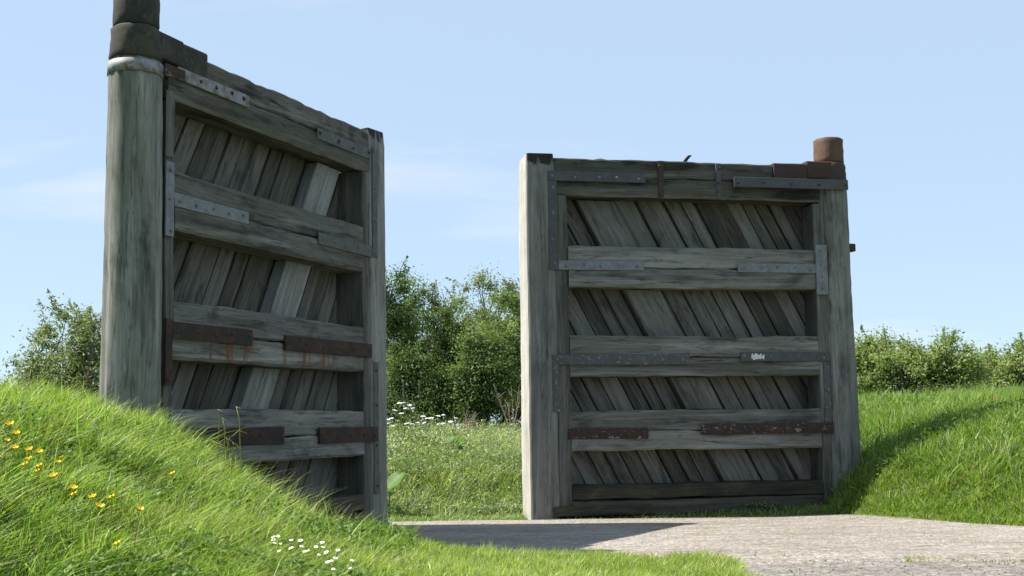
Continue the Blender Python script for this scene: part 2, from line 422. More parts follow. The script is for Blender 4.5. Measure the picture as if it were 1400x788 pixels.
# ------------------------------------------------------------------ beams
def beam_mesh(name, L, D, H, seed, rough=.006, ch=.012, ends=0.0, seg=.16, warp=.005):
    """x 0..L along the grain, y 0..D depth, z 0..H; worn chamfered section, wavering edges"""
    r = np.random.default_rng(seed)
    n = max(3, int(L / seg) + 1); xs = np.linspace(0, L, n)
    c = min(ch, D * .3, H * .3)
    prof = np.array([(c, 0), (D - c, 0), (D, c), (D, H - c), (D - c, H), (c, H), (0, H - c), (0, c)])
    V = np.zeros((n, 8, 3))
    wy = np.convolve(r.normal(0, 1, n + 4), np.ones(5) / 5, 'valid') * warp * 2
    wz = np.convolve(r.normal(0, 1, n + 4), np.ones(5) / 5, 'valid') * warp * 2
    for i in range(n):
        j = r.normal(0, rough, (8, 2)); j[[0, 1, 2, 3, 4, 5, 6, 7]] *= .6
        if r.random() < .08: j[r.integers(0, 8)] += r.normal(0, rough * 2.2, 2)
        e = 0
        if ends and (i == 0 or i == n - 1): e = 1
        V[i, :, 1] = prof[:, 0] + j[:, 0] * .5 + wy[i]
        V[i, :, 2] = prof[:, 1] + j[:, 1] + wz[i]
        V[i, :, 0] = xs[i] + (r.normal(0, ends, 8) if e else 0)
        if e:
            V[i, :, 1:] = V[i, :, 1:].mean(0) + (V[i, :, 1:] - V[i, :, 1:].mean(0)) * .95
    f = []
    for i in range(n - 1):
        for j in range(8):
            a, b = i * 8 + j, i * 8 + (j + 1) % 8
            f.append((a, a + 8, b + 8, b))
    f.append(tuple(range(0, 8))); f.append(tuple(range((n - 1) * 8 + 7, (n - 1) * 8 - 1, -1)))
    return mesh_py(name, V.reshape(-1, 3), f)

SEED = [100]
def nseed(): SEED[0] += 1; return SEED[0]

def bar_mesh(name, L, D, H, c=.004):
    Y0 = random.uniform(-.006, .006)
    """strap: x 0..L, y -D..0 (proud of the face), z 0..H with a bevelled front"""
    v = [(0, 0, 0), (L, 0, 0), (L, 0, H), (0, 0, H), (0, -D + c, 0), (L, -D + c, 0), (L, -D + c, H), (0, -D + c, H),
         (c, -D, c), (L - c, -D, c), (L - c, -D, H - c), (c, -D, H - c)]
    f = [(3, 2, 1, 0), (0, 1, 5, 4), (1, 2, 6, 5), (2, 3, 7, 6), (3, 0, 4, 7), (4, 5, 9, 8), (5, 6, 10, 9), (6, 7, 11, 10), (7, 4, 8, 11), (8, 9, 10, 11)]
    v = [(x + random.uniform(-.004, .004), y - (.5 - x / L) * Y0 if y < 0 else y, z + random.uniform(-.006, .006)) for x, y, z in v]
    return mesh_py(name, v, f)

def bolt_mesh():
    v = []; f = []
    for k_, (r, y) in enumerate(((.030, 0), (.030, -.006), (.021, -.008), (.019, -.020), (.010, -.026))):
        for i in range(7):
            a = 2 * math.pi * i / 7
            v.append((r * math.cos(a), y, r * math.sin(a)))
    for k_ in range(4):
        for i in range(7):
            a, b = k_ * 7 + i, k_ * 7 + (i + 1) % 7
            f.append((a, b, b + 7, a + 7))
    f.append(tuple(range(28, 35)))
    return mesh_py('bolt', v, f)
BOLT, BOLT_D = bolt_mesh(), bolt_mesh()
BOLT.materials.append(M['bolt']); BOLT_D.materials.append(M['dark_bolt'])

def clip_poly(poly, a, b, c):
    """keep a*x+b*y<=c"""
    o = []
    for i in range(len(poly)):
        p, q = poly[i], poly[(i + 1) % len(poly)]
        dp, dq = a * p[0] + b * p[1] - c, a * q[0] + b * q[1] - c
        if dp <= 0: o.append(p)
        if dp * dq < 0:
            t = dp / (dp - dq); o.append((p[0] + (q[0] - p[0]) * t, p[1] + (q[1] - p[1]) * t))
    return o

SL = .525                                   # planks lean: d(a)/d(z)
def build_gate(origin, yaw, lean, bk, s, label, is_left):
    g = empty('lock_gate')
    A = Vector((math.sin(yaw), math.cos(yaw), 0)); nn = Vector((math.cos(yaw), -math.sin(yaw), 0))
    outv = nn if is_left else -nn
    Ax = A * math.cos(lean) + Vector((0, 0, math.sin(lean)))
    U = Vector((0, 0, 1)) * math.cos(lean) - A * math.sin(lean) + nn * bk
    X = Ax * s; Yw = -outv
    m = Matrix((X, Yw, U)).transposed().to_4x4(); m.translation = Vector(origin)
    g.matrix_world = Matrix.LocRotScale(m.translation, m.to_3x3().normalized().to_quaternion(), (1, 1, 1))
    tag(g, label, 'lock gate', 'open timber lock gates')

    def hb(name, a0, a1, z0, z1, w0, w1, mat, worn=False, **kw):
        xa, xb = sorted((s * a0, s * a1))
        o = link(name, beam_mesh(name, xb - xa, w1 - w0, z1 - z0, nseed(), **kw), mat, g, (xa, w0, z0))
        if worn:
            o.data.materials.append(M['worn'])
            for i_, p_ in enumerate(o.data.polygons):
                if i_ % 8 == 7 and i_ < len(o.data.polygons) - 2: p_.material_index = 1
        return o
    def vb(name, a0, a1, z0, z1, w0, w1, mat, **kw):
        xa, xb = sorted((s * a0, s * a1))
        return link(name, beam_mesh(name, z1 - z0, w1 - w0, xb - xa, nseed(), **kw), mat, g, (xb, w0, z0), (0, -math.pi / 2, 0))
    def strap(a0, a1, z0, z1, mat, bolts=4, th=.014, w=0.0, name='iron_strap', bm=BOLT, vert=False, par=None, marg=.08):
        xa, xb = sorted((s * a0, s * a1))
        if vert:
            o = link(name, bar_mesh(name, z1 - z0, th, xb - xa), mat, g, (xb, w, z0), (0, -math.pi / 2, 0)); Ln, Hn = z1 - z0, xb - xa
        else:
            o = link(name, bar_mesh(name, xb - xa, th, z1 - z0), mat, g, (xa, w, z0)); Ln, Hn = xb - xa, z1 - z0
        for i in range(bolts):
            x = marg + (Ln - 2 * marg) * (i / max(1, bolts - 1)) if bolts > 1 else Ln / 2
            b = link('bolt', bm, None, o, (x + random.uniform(-.035, .035), -th, Hn / 2 + random.uniform(-.02, .02)), (0, random.random() * 3, 0))
            b.scale = (random.uniform(.65, .95),) * 3
        return o

    # ---- heel post: round trunk
    hr = 34; nz_ = 44
    rr = np.random.default_rng(nseed()); ang = np.linspace(0, 2 * math.pi, hr, endpoint=False)
    groove = np.convolve(np.tile(rr.normal(0, 1, hr), 3), np.ones(3) / 3, 'same')[hr:2 * hr] * .006
    groove *= 1.5
    for gi in rr.integers(0, hr, 7): groove[gi] -= rr.uniform(.008, .018)
    zs = np.linspace(-.6, 5.05, nz_); V = []; bow = np.convolve(rr.normal(0, 1, nz_ + 8), np.ones(9) / 9, 'valid') * .010
    for i, z in enumerate(zs):
        r0 = .305 - .042 * max(0, z) / 5.0
        rad = r0 + groove + rr.normal(0, .0022, hr)
        for a_, r_ in zip(ang, rad): V.append((z, r_ * math.cos(a_) + bow[i] * .5, r_ * math.sin(a_) + bow[i] * (z < 4.6)))
    f = [(i * hr + j, i * hr + (j + 1) % hr, (i + 1) * hr + (j + 1) % hr, (i + 1) * hr + j) for i in range(nz_ - 1) for j in range(hr)]
    f = [q[::-1] for q in f]
    f.append(tuple(range((nz_ - 1) * hr, nz_ * hr)))
    HA, HW = -.40, .20
    heel = link('heel_post', mesh_py('heel_post', V, f, True), M['heel'], g, (s * HA, HW, 0), (0, -math.pi / 2, 0))
    # flat cheek between the round post and the frame
    vb('post_cheek', -.32, -.135, -.5, 5.04, .05, .5, M['heel'], rough=.006, ch=.02)
    # knots on the heel post
    # collar and pintle
    def cyl(name, r0, r1, z0, z1, mat, seg=30, rn=.004, rings=7, rim=.02):
        q = np.random.default_rng(nseed()); V = []; f = []
        prof = [(r0 - rim, z0), (r0, z0 + rim)] + [(r0 + (r1 - r0) * t, z0 + rim + (z1 - z0 - 2 * rim) * t) for t in np.linspace(0, 1, rings)[1:-1]] + [(r1, z1 - rim), (r1 - rim, z1)]
        for (rd, z) in prof:
            for a_ in np.linspace(0, 2 * math.pi, seg, endpoint=False):
                e = rd + q.normal(0, rn); V.append((e * math.cos(a_), e * math.sin(a_), z + q.normal(0, rn * .5)))
        n = len(prof)
        for i in range(n - 1):
            for j in range(seg): f.append((i * seg + j, i * seg + (j + 1) % seg, (i + 1) * seg + (j + 1) % seg, (i + 1) * seg + j))
        f.append(tuple(range((n - 1) * seg, n * seg))); f.append(tuple(range(seg - 1, -1, -1)))
        return link(name, mesh_py(name, V, f, True), mat, g, (s * HA, HW, 0))
    iron = M['mossy_iron'] if is_left else M['brown_iron']
    cyl('collar', .262 if is_left else .27, .245, 5.052, 5.40 if is_left else 5.385, iron)
    p_ = cyl('pintle', .232, .228, 5.402 if is_left else 5.387, 5.98 if is_left else 5.79, M['mossy_iron'] if is_left else M['rust_orange'])
    hb('collar_arm', -.36, .08, 5.10, 5.385 if is_left else 5.38, -.03, .42, iron, rough=.004, ch=.015, warp=.002)
    hb('collar_arm', .084, .50 if is_left else .64, 5.085, 5.37 if is_left else 5.34, -.025, .40, iron, rough=.006, ch=.015, warp=.003)

    # ---- frame
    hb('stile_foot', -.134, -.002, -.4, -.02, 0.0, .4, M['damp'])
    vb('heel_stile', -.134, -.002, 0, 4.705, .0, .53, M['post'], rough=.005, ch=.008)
    hb('filler_block', -.132, -.006, 4.71, 5.02, .389, .527, M['damp'], rough=.001, warp=.0)  # block added to close a gap that let a bright slit through
    vb('toe_stile', 3.975, 4.165, 0, 4.735, .004, .52, M['post'], rough=.005, ch=.01)
    tp = vb('toe_post', 4.168, 4.60, -.15, 5.365, -.012, .60, M['toe'] if is_left else M['toe_pale'], rough=.0028, ch=.022, ends=.012, seg=.18, warp=.003)
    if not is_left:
        tp.data.materials.append(M['toe_sunlit'])  # side facing the sun is painted lighter than the shaded front
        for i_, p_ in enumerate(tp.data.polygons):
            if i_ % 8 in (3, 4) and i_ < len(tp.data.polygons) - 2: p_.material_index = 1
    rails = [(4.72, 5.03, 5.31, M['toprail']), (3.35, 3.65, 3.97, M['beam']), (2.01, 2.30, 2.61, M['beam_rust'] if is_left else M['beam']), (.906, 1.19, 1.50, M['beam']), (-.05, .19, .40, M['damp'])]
    for i, (z0, zm, z1, mt) in enumerate(rails):
        a1 = 3.972
        if i == 0:
            hb('rail', -.13, 4.164, z0 + .016, zm - .003, .0, .385, mt, worn=True, rough=.006, ch=.035)
            hb('rail', .51 if is_left else .65, 4.164, zm + .003, z1, .012, .5, mt, rough=.008, ch=.02, seg=.12, warp=.006)
            hb('rail_end', -.12, .51 if is_left else .65, zm + .003, 5.08, .012, .5, mt, rough=.006)
        else:
            hb('rail', .0, a1, z0, zm - .005, -.004 if i % 2 else .006, .385, mt, worn=i < 4, rough=.005, ch=.03)
            hb('rail', .0, a1, zm + .005, z1, .010 if i % 2 else -.004, .385, mt if i != 2 else M['beam'], rough=.007, ch=.018)
    # ---- diagonal planks behind the rails, each clipped to the frame
    ph = math.atan2(-1 / math.hypot(1, SL), s * SL / math.hypot(1, SL))
    dirx = Vector((math.cos(ph), -math.sin(ph))); dirz = Vector((math.sin(ph), math.cos(ph)))
    def slab(name, c0, c1, zlo, zhi, w0, w1, mat, alo=.003, ahi=3.968, tilt=0.0, ch=.006, skew=0.0):
        poly = [(c0 + SL * (zlo - 4.68 - 1), zlo - 1), (c1 + SL * (zlo - 4.68 - 1), zlo - 1), (c1 + SL * (zhi - 4.68 + 1), zhi + 1), (c0 + SL * (zhi - 4.68 + 1), zhi + 1)]
        for (a, b, c) in ((-1, 0, -alo), (1, 0, ahi), (0, -1, -zlo), (0, 1, zhi)): 
            poly = clip_poly(poly, a, b, c)
            if len(poly) < 3: return None
        P = [Vector((s * a, z)) for a, z in poly]
        cx = sum((p for p in P), Vector((0, 0))) / len(P)
        Q = [((p - cx).dot(dirx), (p - cx).dot(dirz)) for p in P]
        ar = sum(Q[i][0] * Q[(i + 1) % len(Q)][1] - Q[(i + 1) % len(Q)][0] * Q[i][1] for i in range(len(Q))) / 2
        if abs(ar) < .012: return None
        if ar < 0: Q = Q[::-1]
        n = len(Q); D = w1 - w0
        ins = []
        for i in range(n):
            p, q0, q1 = Vector(Q[i]), Vector(Q[i - 1]), Vector(Q[(i + 1) % n])
            d = (q0 - p).normalized() + (q1 - p).normalized()
            d = d.normalized() if d.length > 1e-4 else Vector((0, 0))
            ins.append(p + d * ch * 1.5)
        v = [(x, D, z) for x, z in Q] + [(x, ch, z) for x, z in Q] + [(x, 0, z) for x, z in ins]
        f = [tuple(range(n))]
        for i in range(n):
            j = (i + 1) % n
            f.append((i, i + n, j + n, j)); f.append((i + n, i + 2 * n, j + 2 * n, j + n))
        f.append(tuple(range(3 * n - 1, 2 * n - 1, -1)))
        # outward winding check: front face (y small) must look to -y
        me_ = mesh_py(name, v, f)
        o = link(name, me_, mat, g, (cx.x, w0, cx.y))
        o.rotation_euler = (Matrix.Rotation(ph + skew, 3, 'Y') @ Matrix.Rotation(tilt, 3, 'X')).to_euler()
        return o
    q = np.random.default_rng(nseed())
    c = -.42
    while c < 6.6:
        wd = q.choice([.22, .25, .265, .285, .31])
        if True:
            w0 = .395 + q.uniform(0, .03)
            slab('plank', c + .008, c + wd - .008 - q.uniform(0, .014), .16, 4.95, w0, w0 + .05, M['plank'], tilt=q.normal(0, .028), skew=q.normal(0, .006))
        c += wd
    for (z0, z1) in ((3.975, 4.715), (2.615, 3.345), (1.505, 2.005), (.405, .90)):
        cb = 3.46
        if is_left:
            slab('brace_board', cb - .30, cb - .01, z0, z1, .215, .385, M['brace'], ch=.01)
            slab('brace_board', cb + .003, cb + .29, z0, z1, .230, .385, M['brace'], ch=.01)
        else:
            slab('brace_board', cb - .29, cb + .29, z0, z1, .235, .385, M['brace_dark'], ch=.012)
    if is_left:  # unseen panel added to stop sunlight leaking between planks; dark to blacken the seams
        hb('light_stop_panel', .01, 3.96, .1, 4.98, .475, .51, M['damp'])
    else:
        hb('light_stop_panel', .01, 3.96, .05, 4.98, .475, .51, M['damp'])

    # ---- ironwork
    if is_left:
        # band round the heel post running on as a strap along the top rail
        V = []; f = []; n = 26
        for i in range(n):
            a_ = math.pi * 2 * i / n
            for (r_, z) in ((.258, 4.895), (.279, 4.90), (.277, 5.025), (.257, 5.03)):
                V.append((r_ * math.cos(a_), r_ * math.sin(a_), z))
        for i in range(n):
            for j in range(4):
                a, b = i * 4 + j, ((i + 1) % n) * 4 + j; j2 = (j + 1) % 4
                f.append((a, b, ((i + 1) % n) * 4 + j2, i * 4 + j2))
        link('post_band', mesh_py('post_band', V, f, True), M['galv_light'], g, (s * HA, HW, 0))
        strap(-.30, .02, 4.915, 5.035, M['rust_flaked'], 1, .02, -.085, bm=BOLT_D)
        strap(.0, 1.28, 4.955, 5.088, M['galv_light'], 5, .02, -.012, bm=BOLT_D)
        strap(-.175, -.04, 3.27, 4.05, M['galv'], 3, .02, -.004, vert=True)
        strap(-.038, 1.295, 3.60, 3.74, M['galv'], 5, .018, -.008)
        strap(-.17, -.05, 4.10, 4.80, M['post'], 0, .012, -.004, name='cover_strip', vert=True)
        strap(2.80, 4.166, 4.925, 5.065, M['dull'], 4, .014, .0, name='iron_strap', bm=BOLT_D)
        strap(2.80, 4.20, 3.575, 3.725, M['dull'], 5, .016, -.008)
        strap(4.20, 4.335, 3.58, 5.10, M['dull'], 4, .016, -.014, vert=True)
        strap(4.20, 4.335, .40, 2.15, M['dull'], 4, .014, -.014, vert=True, bm=BOLT_D)
        strap(-.05, 1.365, 2.225, 2.40, M['rust'], 5, .03, -.006, bm=BOLT_D)
        strap(2.04, 4.14, 2.21, 2.385, M['rust'], 6, .03, -.006, bm=BOLT_D)
        strap(-.155, -.052, 1.75, 2.42, M['rust'], 2, .03, -.006, vert=True, bm=BOLT_D)
        strap(.32, 2.01, 1.11, 1.305, M['rust'], 5, .03, -.01, bm=BOLT_D)
        strap(2.79, 4.28, 1.095, 1.285, M['rust'], 5, .03, -.014, bm=BOLT_D)
    else:
        strap(1.35, -.55, 4.915, 5.072, M['steel'], 5, .02, -.105, bm=BOLT_D)
        link('spacer', beam_mesh('spacer', 1.28, .10, .13, nseed()), M['damp'], g, (-1.33, -.103, 4.93))
        strap(1.52, 1.60, 4.74, 5.30, M['steel'], 3, .014, -.004, vert=True, bm=BOLT_D)
        strap(2.45, 2.535, 4.74, 5.31, M['brown_iron'], 3, .014, -.004, vert=True, bm=BOLT_D)
        strap(4.135, 4.275, 3.60, 4.95, M['steel'], 4, .018, -.012, vert=True)
        strap(4.275, 2.75, 4.955, 5.10, M['steel'], 5, .018, -.012)
        strap(4.13, 2.80, 3.605, 3.745, M['galv'], 5, .018, -.008)
        strap(1.295, .004, 3.598, 3.735, M['galv'], 5, .02, -.008)
        strap(-.0, -.19, 3.265, 4.05, M['galv'], 4, .02, -.012, vert=True)
        strap(4.25, 2.12, 2.185, 2.34, M['painted'], 7, .018, -.012)
        strap(4.145, 4.25, 1.49, 2.183, M['painted'], 3, .018, -.012, vert=True)
        ps = strap(1.295, -.17, 2.225, 2.365, M['steel'], 4, .018, -.012)
        strap(-.17, -.06, 1.10, 2.222, M['painted'], 4, .016, -.01, vert=True)
        strap(1.96, -.17, 1.13, 1.29, M['rust_flaked'], 6, .03, -.03, bm=BOLT_D)
        strap(4.02, 2.79, 1.085, 1.235, M['rust_flaked'], 5, .022, -.004, bm=BOLT_D)
        hb('foot_board', 4.26, 2.77, -.03, .11, -.06, -.014, M['damp'])
        # smear of white paint on the strap
        V = []; f = []; rq = np.random.default_rng(5)
        for i in range(9):
            x = .012 + i * .0235; h0, h1 = .02 + rq.random() * .03, .085 + rq.random() * .035
            b = len(V)
            V += [(x, 0, h0), (x + .017, 0, h0 + rq.normal(0, .008)), (x + .026, 0, h1), (x + .009, 0, h1 + rq.normal(0, .01)),
                  (x, -.002, h0), (x + .017, -.002, h0), (x + .026, -.002, h1), (x + .009, -.002, h1)]
            f += [(b + 4, b + 5, b + 6, b + 7), (b, b + 1, b + 5, b + 4), (b + 1, b + 2, b + 6, b + 5), (b + 2, b + 3, b + 7, b + 6), (b + 3, b, b + 4, b + 7)]
        link('paint_smear', mesh_py('paint_smear', V, f), M['paint'], ps, (.16, -.0185, .005))
        # bent rusty rod on the top beam
        V = []; f = []
        for i in range(7):
            t = i / 6; cx_, cz_ = .03 * t + .10 * t * t, .21 * t
            for (dx, dy) in ((-.03, -.02), (.03, -.02), (.03, .02), (-.03, .02)): V.append((cx_ + dx, dy, cz_))
        for i in range(6):
            for j in range(4): f.append((i * 4 + j, i * 4 + (j + 1) % 4, (i + 1) * 4 + (j + 1) % 4, (i + 1) * 4 + j))
        f += [(3, 2, 1, 0), (24, 25, 26, 27)]
        link('bent_rod', mesh_py('bent_rod', V, f), M['brown_iron'], g, (-2.03, .3, 5.27))
        hb('side_bracket', -.66, -.76, 3.98, 4.10, .12, .28, M['brown_iron'], rough=.002)
    return g

GL = ((-3.468, 12.3159, 0.0), .3868, -.0016, -.0115)
GR = ((4.7362, 18.6816, -.0212), -1.7704, .0007, -.0113)
gate_l = build_gate(*GL, 1, 'timber lock gate at left, its pale strapped round post rising from the near grassy mound', True)
gate_r = build_gate(*GR, -1, 'timber lock gate at right with an orange rusty pin on its post', False)


# ------------------------------------------------------------------ grass: blades as real strips, joined as stuff
def blades(name, n, x0, x1, y0, y1, densf, hf, width, cols, seg=3, lean=(.28, -.05), label='', spread=.75, zoff=-.02, curl=1.0, pmax=1.0, straw=.05):
    X = rng.uniform(x0, x1, int(n * 4)); Y = rng.uniform(y0, y1, int(n * 4))
    # pull roots into tufts
    keep = rng.random(len(X)) * pmax < densf(X, Y)
    X, Y = X[keep][:n], Y[keep][:n]
    n = len(X)
    cell = np.floor(X * 9) + 1000 * np.floor(Y * 9)
    ch = np.modf(np.abs(np.sin(cell * 12.9898) * 43758.5453))[0]
    ch2 = np.modf(np.abs(np.sin(cell * 78.233) * 12543.123))[0]
    Z = terrain(X, Y) + zoff
    H = hf(X, Y) * (.55 + .7 * rng.random(n)) * (.75 + .5 * ch)
    az = ch2 * 6.283 + rng.normal(0, 1.3, n)
    mag = np.abs(rng.normal(0, spread, n)) * .85 + .10
    dx = np.cos(az) * mag + lean[0] + .25 * (vnoise(X, Y, 1.1, 12) - .5); dy = np.sin(az) * mag + lean[1]
    fz = rng.uniform(0, 6.283, n); wx, wy = np.cos(fz), np.sin(fz)
    wd = width * (.6 + .8 * rng.random(n))
    P = []
    cur = curl * (.5 + rng.random(n))
    for t in np.linspace(0, 1, seg + 1):
        b = t + cur * .9 * t * t
        hx, hy = dx * b * .62, dy * b * .62
        hz = t * (1 - .22 * cur * t * np.clip(np.hypot(dx, dy), 0, 1.4))
        P.append(np.stack([X + hx * H, Y + hy * H, Z + hz * H], -1))
    V = []
    for k_ in range(seg):
        w_ = (wd * (1 - .72 * (k_ / seg) ** 1.3) * .5)[:, None] * np.stack([wx, wy, wx * 0], -1)
        V += [P[k_] - w_, P[k_] + w_]
    V.append(P[seg])
    nv = 2 * seg + 1
    V = np.stack(V, 1)
    base = np.arange(n)[:, None] * nv
    q = [base + np.array([2 * k_, 2 * k_ + 1, 2 * k_ + 3, 2 * k_ + 2]) for k_ in range(seg - 1)]
    tr = base + np.array([2 * seg - 2, 2 * seg - 1, 2 * seg])
    cols = np.array(cols); ci = np.clip((ch * .45 + .35 * vnoise(X, Y, .9, 20) + .2 * vnoise(X, Y, 3.1, 22) + rng.normal(0, .24, n)) * len(cols), 0, len(cols) - 1.001)
    lo = ci.astype(int); fr = (ci - lo)[:, None]
    C = cols[lo] * (1 - fr) + cols[lo + 1] * fr
    C = C * (.65 + .65 * rng.random((n, 1))) * (1 + rng.normal(0, 1, (n, 1)) * np.array([[.10, .0, .16]]))
    C = np.maximum(C, .004)
    st = rng.random(n) < straw
    C[st] = np.array([.27, .23, .10]) * (.7 + .6 * rng.random((st.sum(), 1)))
    C = np.repeat(C, nv, 0)
    me_ = mesh_np(name, V.reshape(-1, 3), [np.concatenate(q)] * (1 if seg > 1 else 0) + [tr], 0, C, smooth=True)
    o = link(name, me_, M['grass'])
    tag(o, label, 'grass', None, 'stuff')
    return o

GREENS = [(.045, .10, .014), (.095, .18, .022), (.14, .24, .03), (.19, .30, .042), (.30, .38, .13)]
MOUND = [(.06, .125, .016), (.12, .215, .024), (.18, .29, .034), (.245, .36, .05), (.36, .44, .15)]
LGREEN = [(.16, .24, .032), (.23, .325, .05), (.30, .385, .085), (.40, .46, .18)]
MEADOW = [(0.092, 0.144, 0.04), (0.149, 0.218, 0.057), (0.207, 0.282, 0.081), (0.276, 0.339, 0.127), (0.368, 0.402, 0.23)]
on_left = lambda X, Y: left_bank(X, Y)
def inview(X, Y, m=.10):
    u = X / np.maximum(Y, .1)
    return ((u > -.4255 - m) & (u < .4255 + m))
def d_left(X, Y):
    b = left_bank(X, Y)
    return (sstep(.02, .10, b) * (verge_d(X, Y) > -.02) * inview(X, Y, .14) * (.55 + .45 * (vnoise(X, Y, 2.3, 31) > .25)) * np.clip(12.0 / np.maximum(Y, 5.5), .6, 1.9) / 1.9)
def h_left(X, Y):
    b = left_bank(X, Y)
    return (.10 + .085 * sstep(.1, .8, b)) * (.45 + 1.15 * fbm(X, Y, 2.1, 33))
blades('long_grass', 118000, -8.5, -.6, 4.2, 17.2, d_left, h_left, .0108, MOUND, 3, (.15, -.06), 'long wind-bent green grass covering the mound in front of the left gate', spread=1.0, straw=.10)
def d_verge(X, Y):
    return (verge_d(X, Y) > -.02 + .06 * rng.random(len(X))) * (1 - sstep(.04, .25, left_bank(X, Y))) * inview(X, Y, .12) * sstep(7.5, 8.6, Y) * (.75 + .25 * vnoise(X, Y, 2, 35))
def h_verge(X, Y):
    return .055 + .075 * fbm(X, Y, 1.6, 36) + .10 * sstep(-.9, -1.8, X) + .02 * (vnoise(X, Y, 5, 3) > .7)
blades('verge_grass', 60000, -2.9, 2.6, 7.6, 16.4, d_verge, h_verge, .0085, LGREEN, 2, (.2, -.05), 'short bright grass of the verge in the foreground', straw=.07)
def d_tall(X, Y): return (left_bank(X, Y) > .05) * (verge_d(X, Y) > 0) * inview(X, Y, .1) * (.25 + .75 * sstep(.45, .65, vnoise(X, Y, 1.7, 40)))
blades('tall_grass', 5200, -6.5, -1.0, 6, 16.2, d_tall, lambda X, Y: .20 + .16 * vnoise(X, Y, 2, 41), .006, MOUND[2:], 4, (.34, -.05), 'taller seeding grass stalks along the mound', curl=.9, straw=.3)
def d_right(X, Y):
    return (path_sd(X, Y) < .02 - .1 * vnoise(X, Y, 3, 45)) * (right_t(X, Y) > -.6) * inview(X, Y, .08) * ((X - 4.4) * .98 > (Y - 22) * .25 - 1.0) * np.clip(17.5 / Y, .45, 1.0)
blades('bank_grass', 82000, 3.6, 15.5, 13.0, 30, d_right, lambda X, Y: (.12 + .14 * sstep(.0, .9, right_t(X, Y))) * (.45 + 1.15 * fbm(X, Y, 1.5, 47)), .014, GREENS, 3, (.16, -.05), 'green grass covering the bank at right')
blades('bank_foot_grass', 26000, 4.2, 9.5, 13.2, 18.3, lambda X, Y: (path_sd(X, Y) < .03 - .12 * vnoise(X, Y, 3, 45)) * (right_t(X, Y) > -.3) * (right_t(X, Y) < .95) * inview(X, Y, .06), lambda X, Y: .07 + .09 * fbm(X, Y, 1.6, 81), .013, LGREEN[:3] + GREENS[2:4], 3, (.12, -.08), 'shorter paler grass at the foot of the right bank beside the path', straw=.12)
def d_mead(X, Y):
    return (Y > far_y(X) + .1 + .2 * vnoise(X, Y, 2, 48)) * (right_bank(X, Y) < .5) * (left_bank(X, Y) < .7)
blades('meadow_grass', 66000, -6.5, 6.5, 17.7, 27.5, d_mead, lambda X, Y: (.10 + .34 * sstep(18.3, 20.0, Y)) * (.55 + .9 * fbm(X, Y, 1.0, 49)), .015, MEADOW, 3, (.22, -.05), 'rough meadow grass rising behind the gateway', spread=.9)
blades('far_grass', 26000, -22, 26, 26, 48, lambda X, Y: inview(X, Y, .1) * np.clip(28 / Y, .3, 1), lambda X, Y: .34 + .2 * vnoise(X, Y, .6, 50), .03, MEADOW, 2, (.2, 0), 'rough grass in front of the far bushes')
# the same grass going on outside the picture, coarser
def d_outer(X, Y):
    return (~inview(X, Y, .07)) * (path_sd(X, Y) < .02) * ((np.abs(X) < .4255 * Y + 4.5)) * np.clip(9.0 / np.maximum(Y, 3), .35, 1)
blades('outer_grass', 45000, -13, 15, 2.2, 27, d_outer, lambda X, Y: (.09 + .10 * sstep(.05, .8, np.maximum(left_bank(X, Y), right_bank(X, Y)))) * (.5 + fbm(X, Y, 1.6, 90)), .017, GREENS, 2, (.15, -.05), 'grass of both banks going on past the edges of the picture')
# bits of grass in the path
def d_tuft(X, Y):
    a = sstep(.62, .80, vnoise(X, Y, 1.1, 52)) * (path_mask(X, Y)) * (.12 + 2.5 * (np.abs(Y - edge_y(X) - .15) < .22))
    b = (np.abs(path_sd(X, Y) - .12) < .22) * path_mask(X, Y) * (vnoise(X, Y, 2.2, 77) > .35) * .8
    return np.maximum(a, b) * (X > -1)
blades('path_tufts', 30000, -1, 8, 9.2, 18.2, d_tuft, lambda X, Y: .035 + .04 * vnoise(X, Y, 3, 53), .008, LGREEN, 2, (.1, 0), 'sparse short grass tufts growing in the path', straw=.3)

TUF = [(2.55, 10.42, .16), (3.75, 10.25, .30), (4.05, 10.2, .22), (3.3, 10.3, .12), (4.7, 16.6, .25), (4.2, 17.0, .18), (1.6, 17.55, .30), (2.4, 17.5, .35), (3.1, 17.45, .25), (5.6, 15.7, .22), (2.3, 10.75, .2), (1.2, 17.6, .2)]
def d_tuf2(X, Y):
    d = np.zeros(len(X))
    for (a, b, r_) in TUF: d = np.maximum(d, np.exp(-(((X - a) / r_) ** 2 + ((Y - b) / (r_ * .45)) ** 2)))
    return d * .9
blades('path_edge_tufts', 20000, .8, 6, 10, 17.9, d_tuf2, lambda X, Y: .04 + .03 * vnoise(X, Y, 5, 53), .008, [(.16, .19, .05), (.24, .26, .08), (.34, .33, .13)], 2, (.1, 0), 'yellowish dry grass tufts along the path and its worn edge', straw=.35)

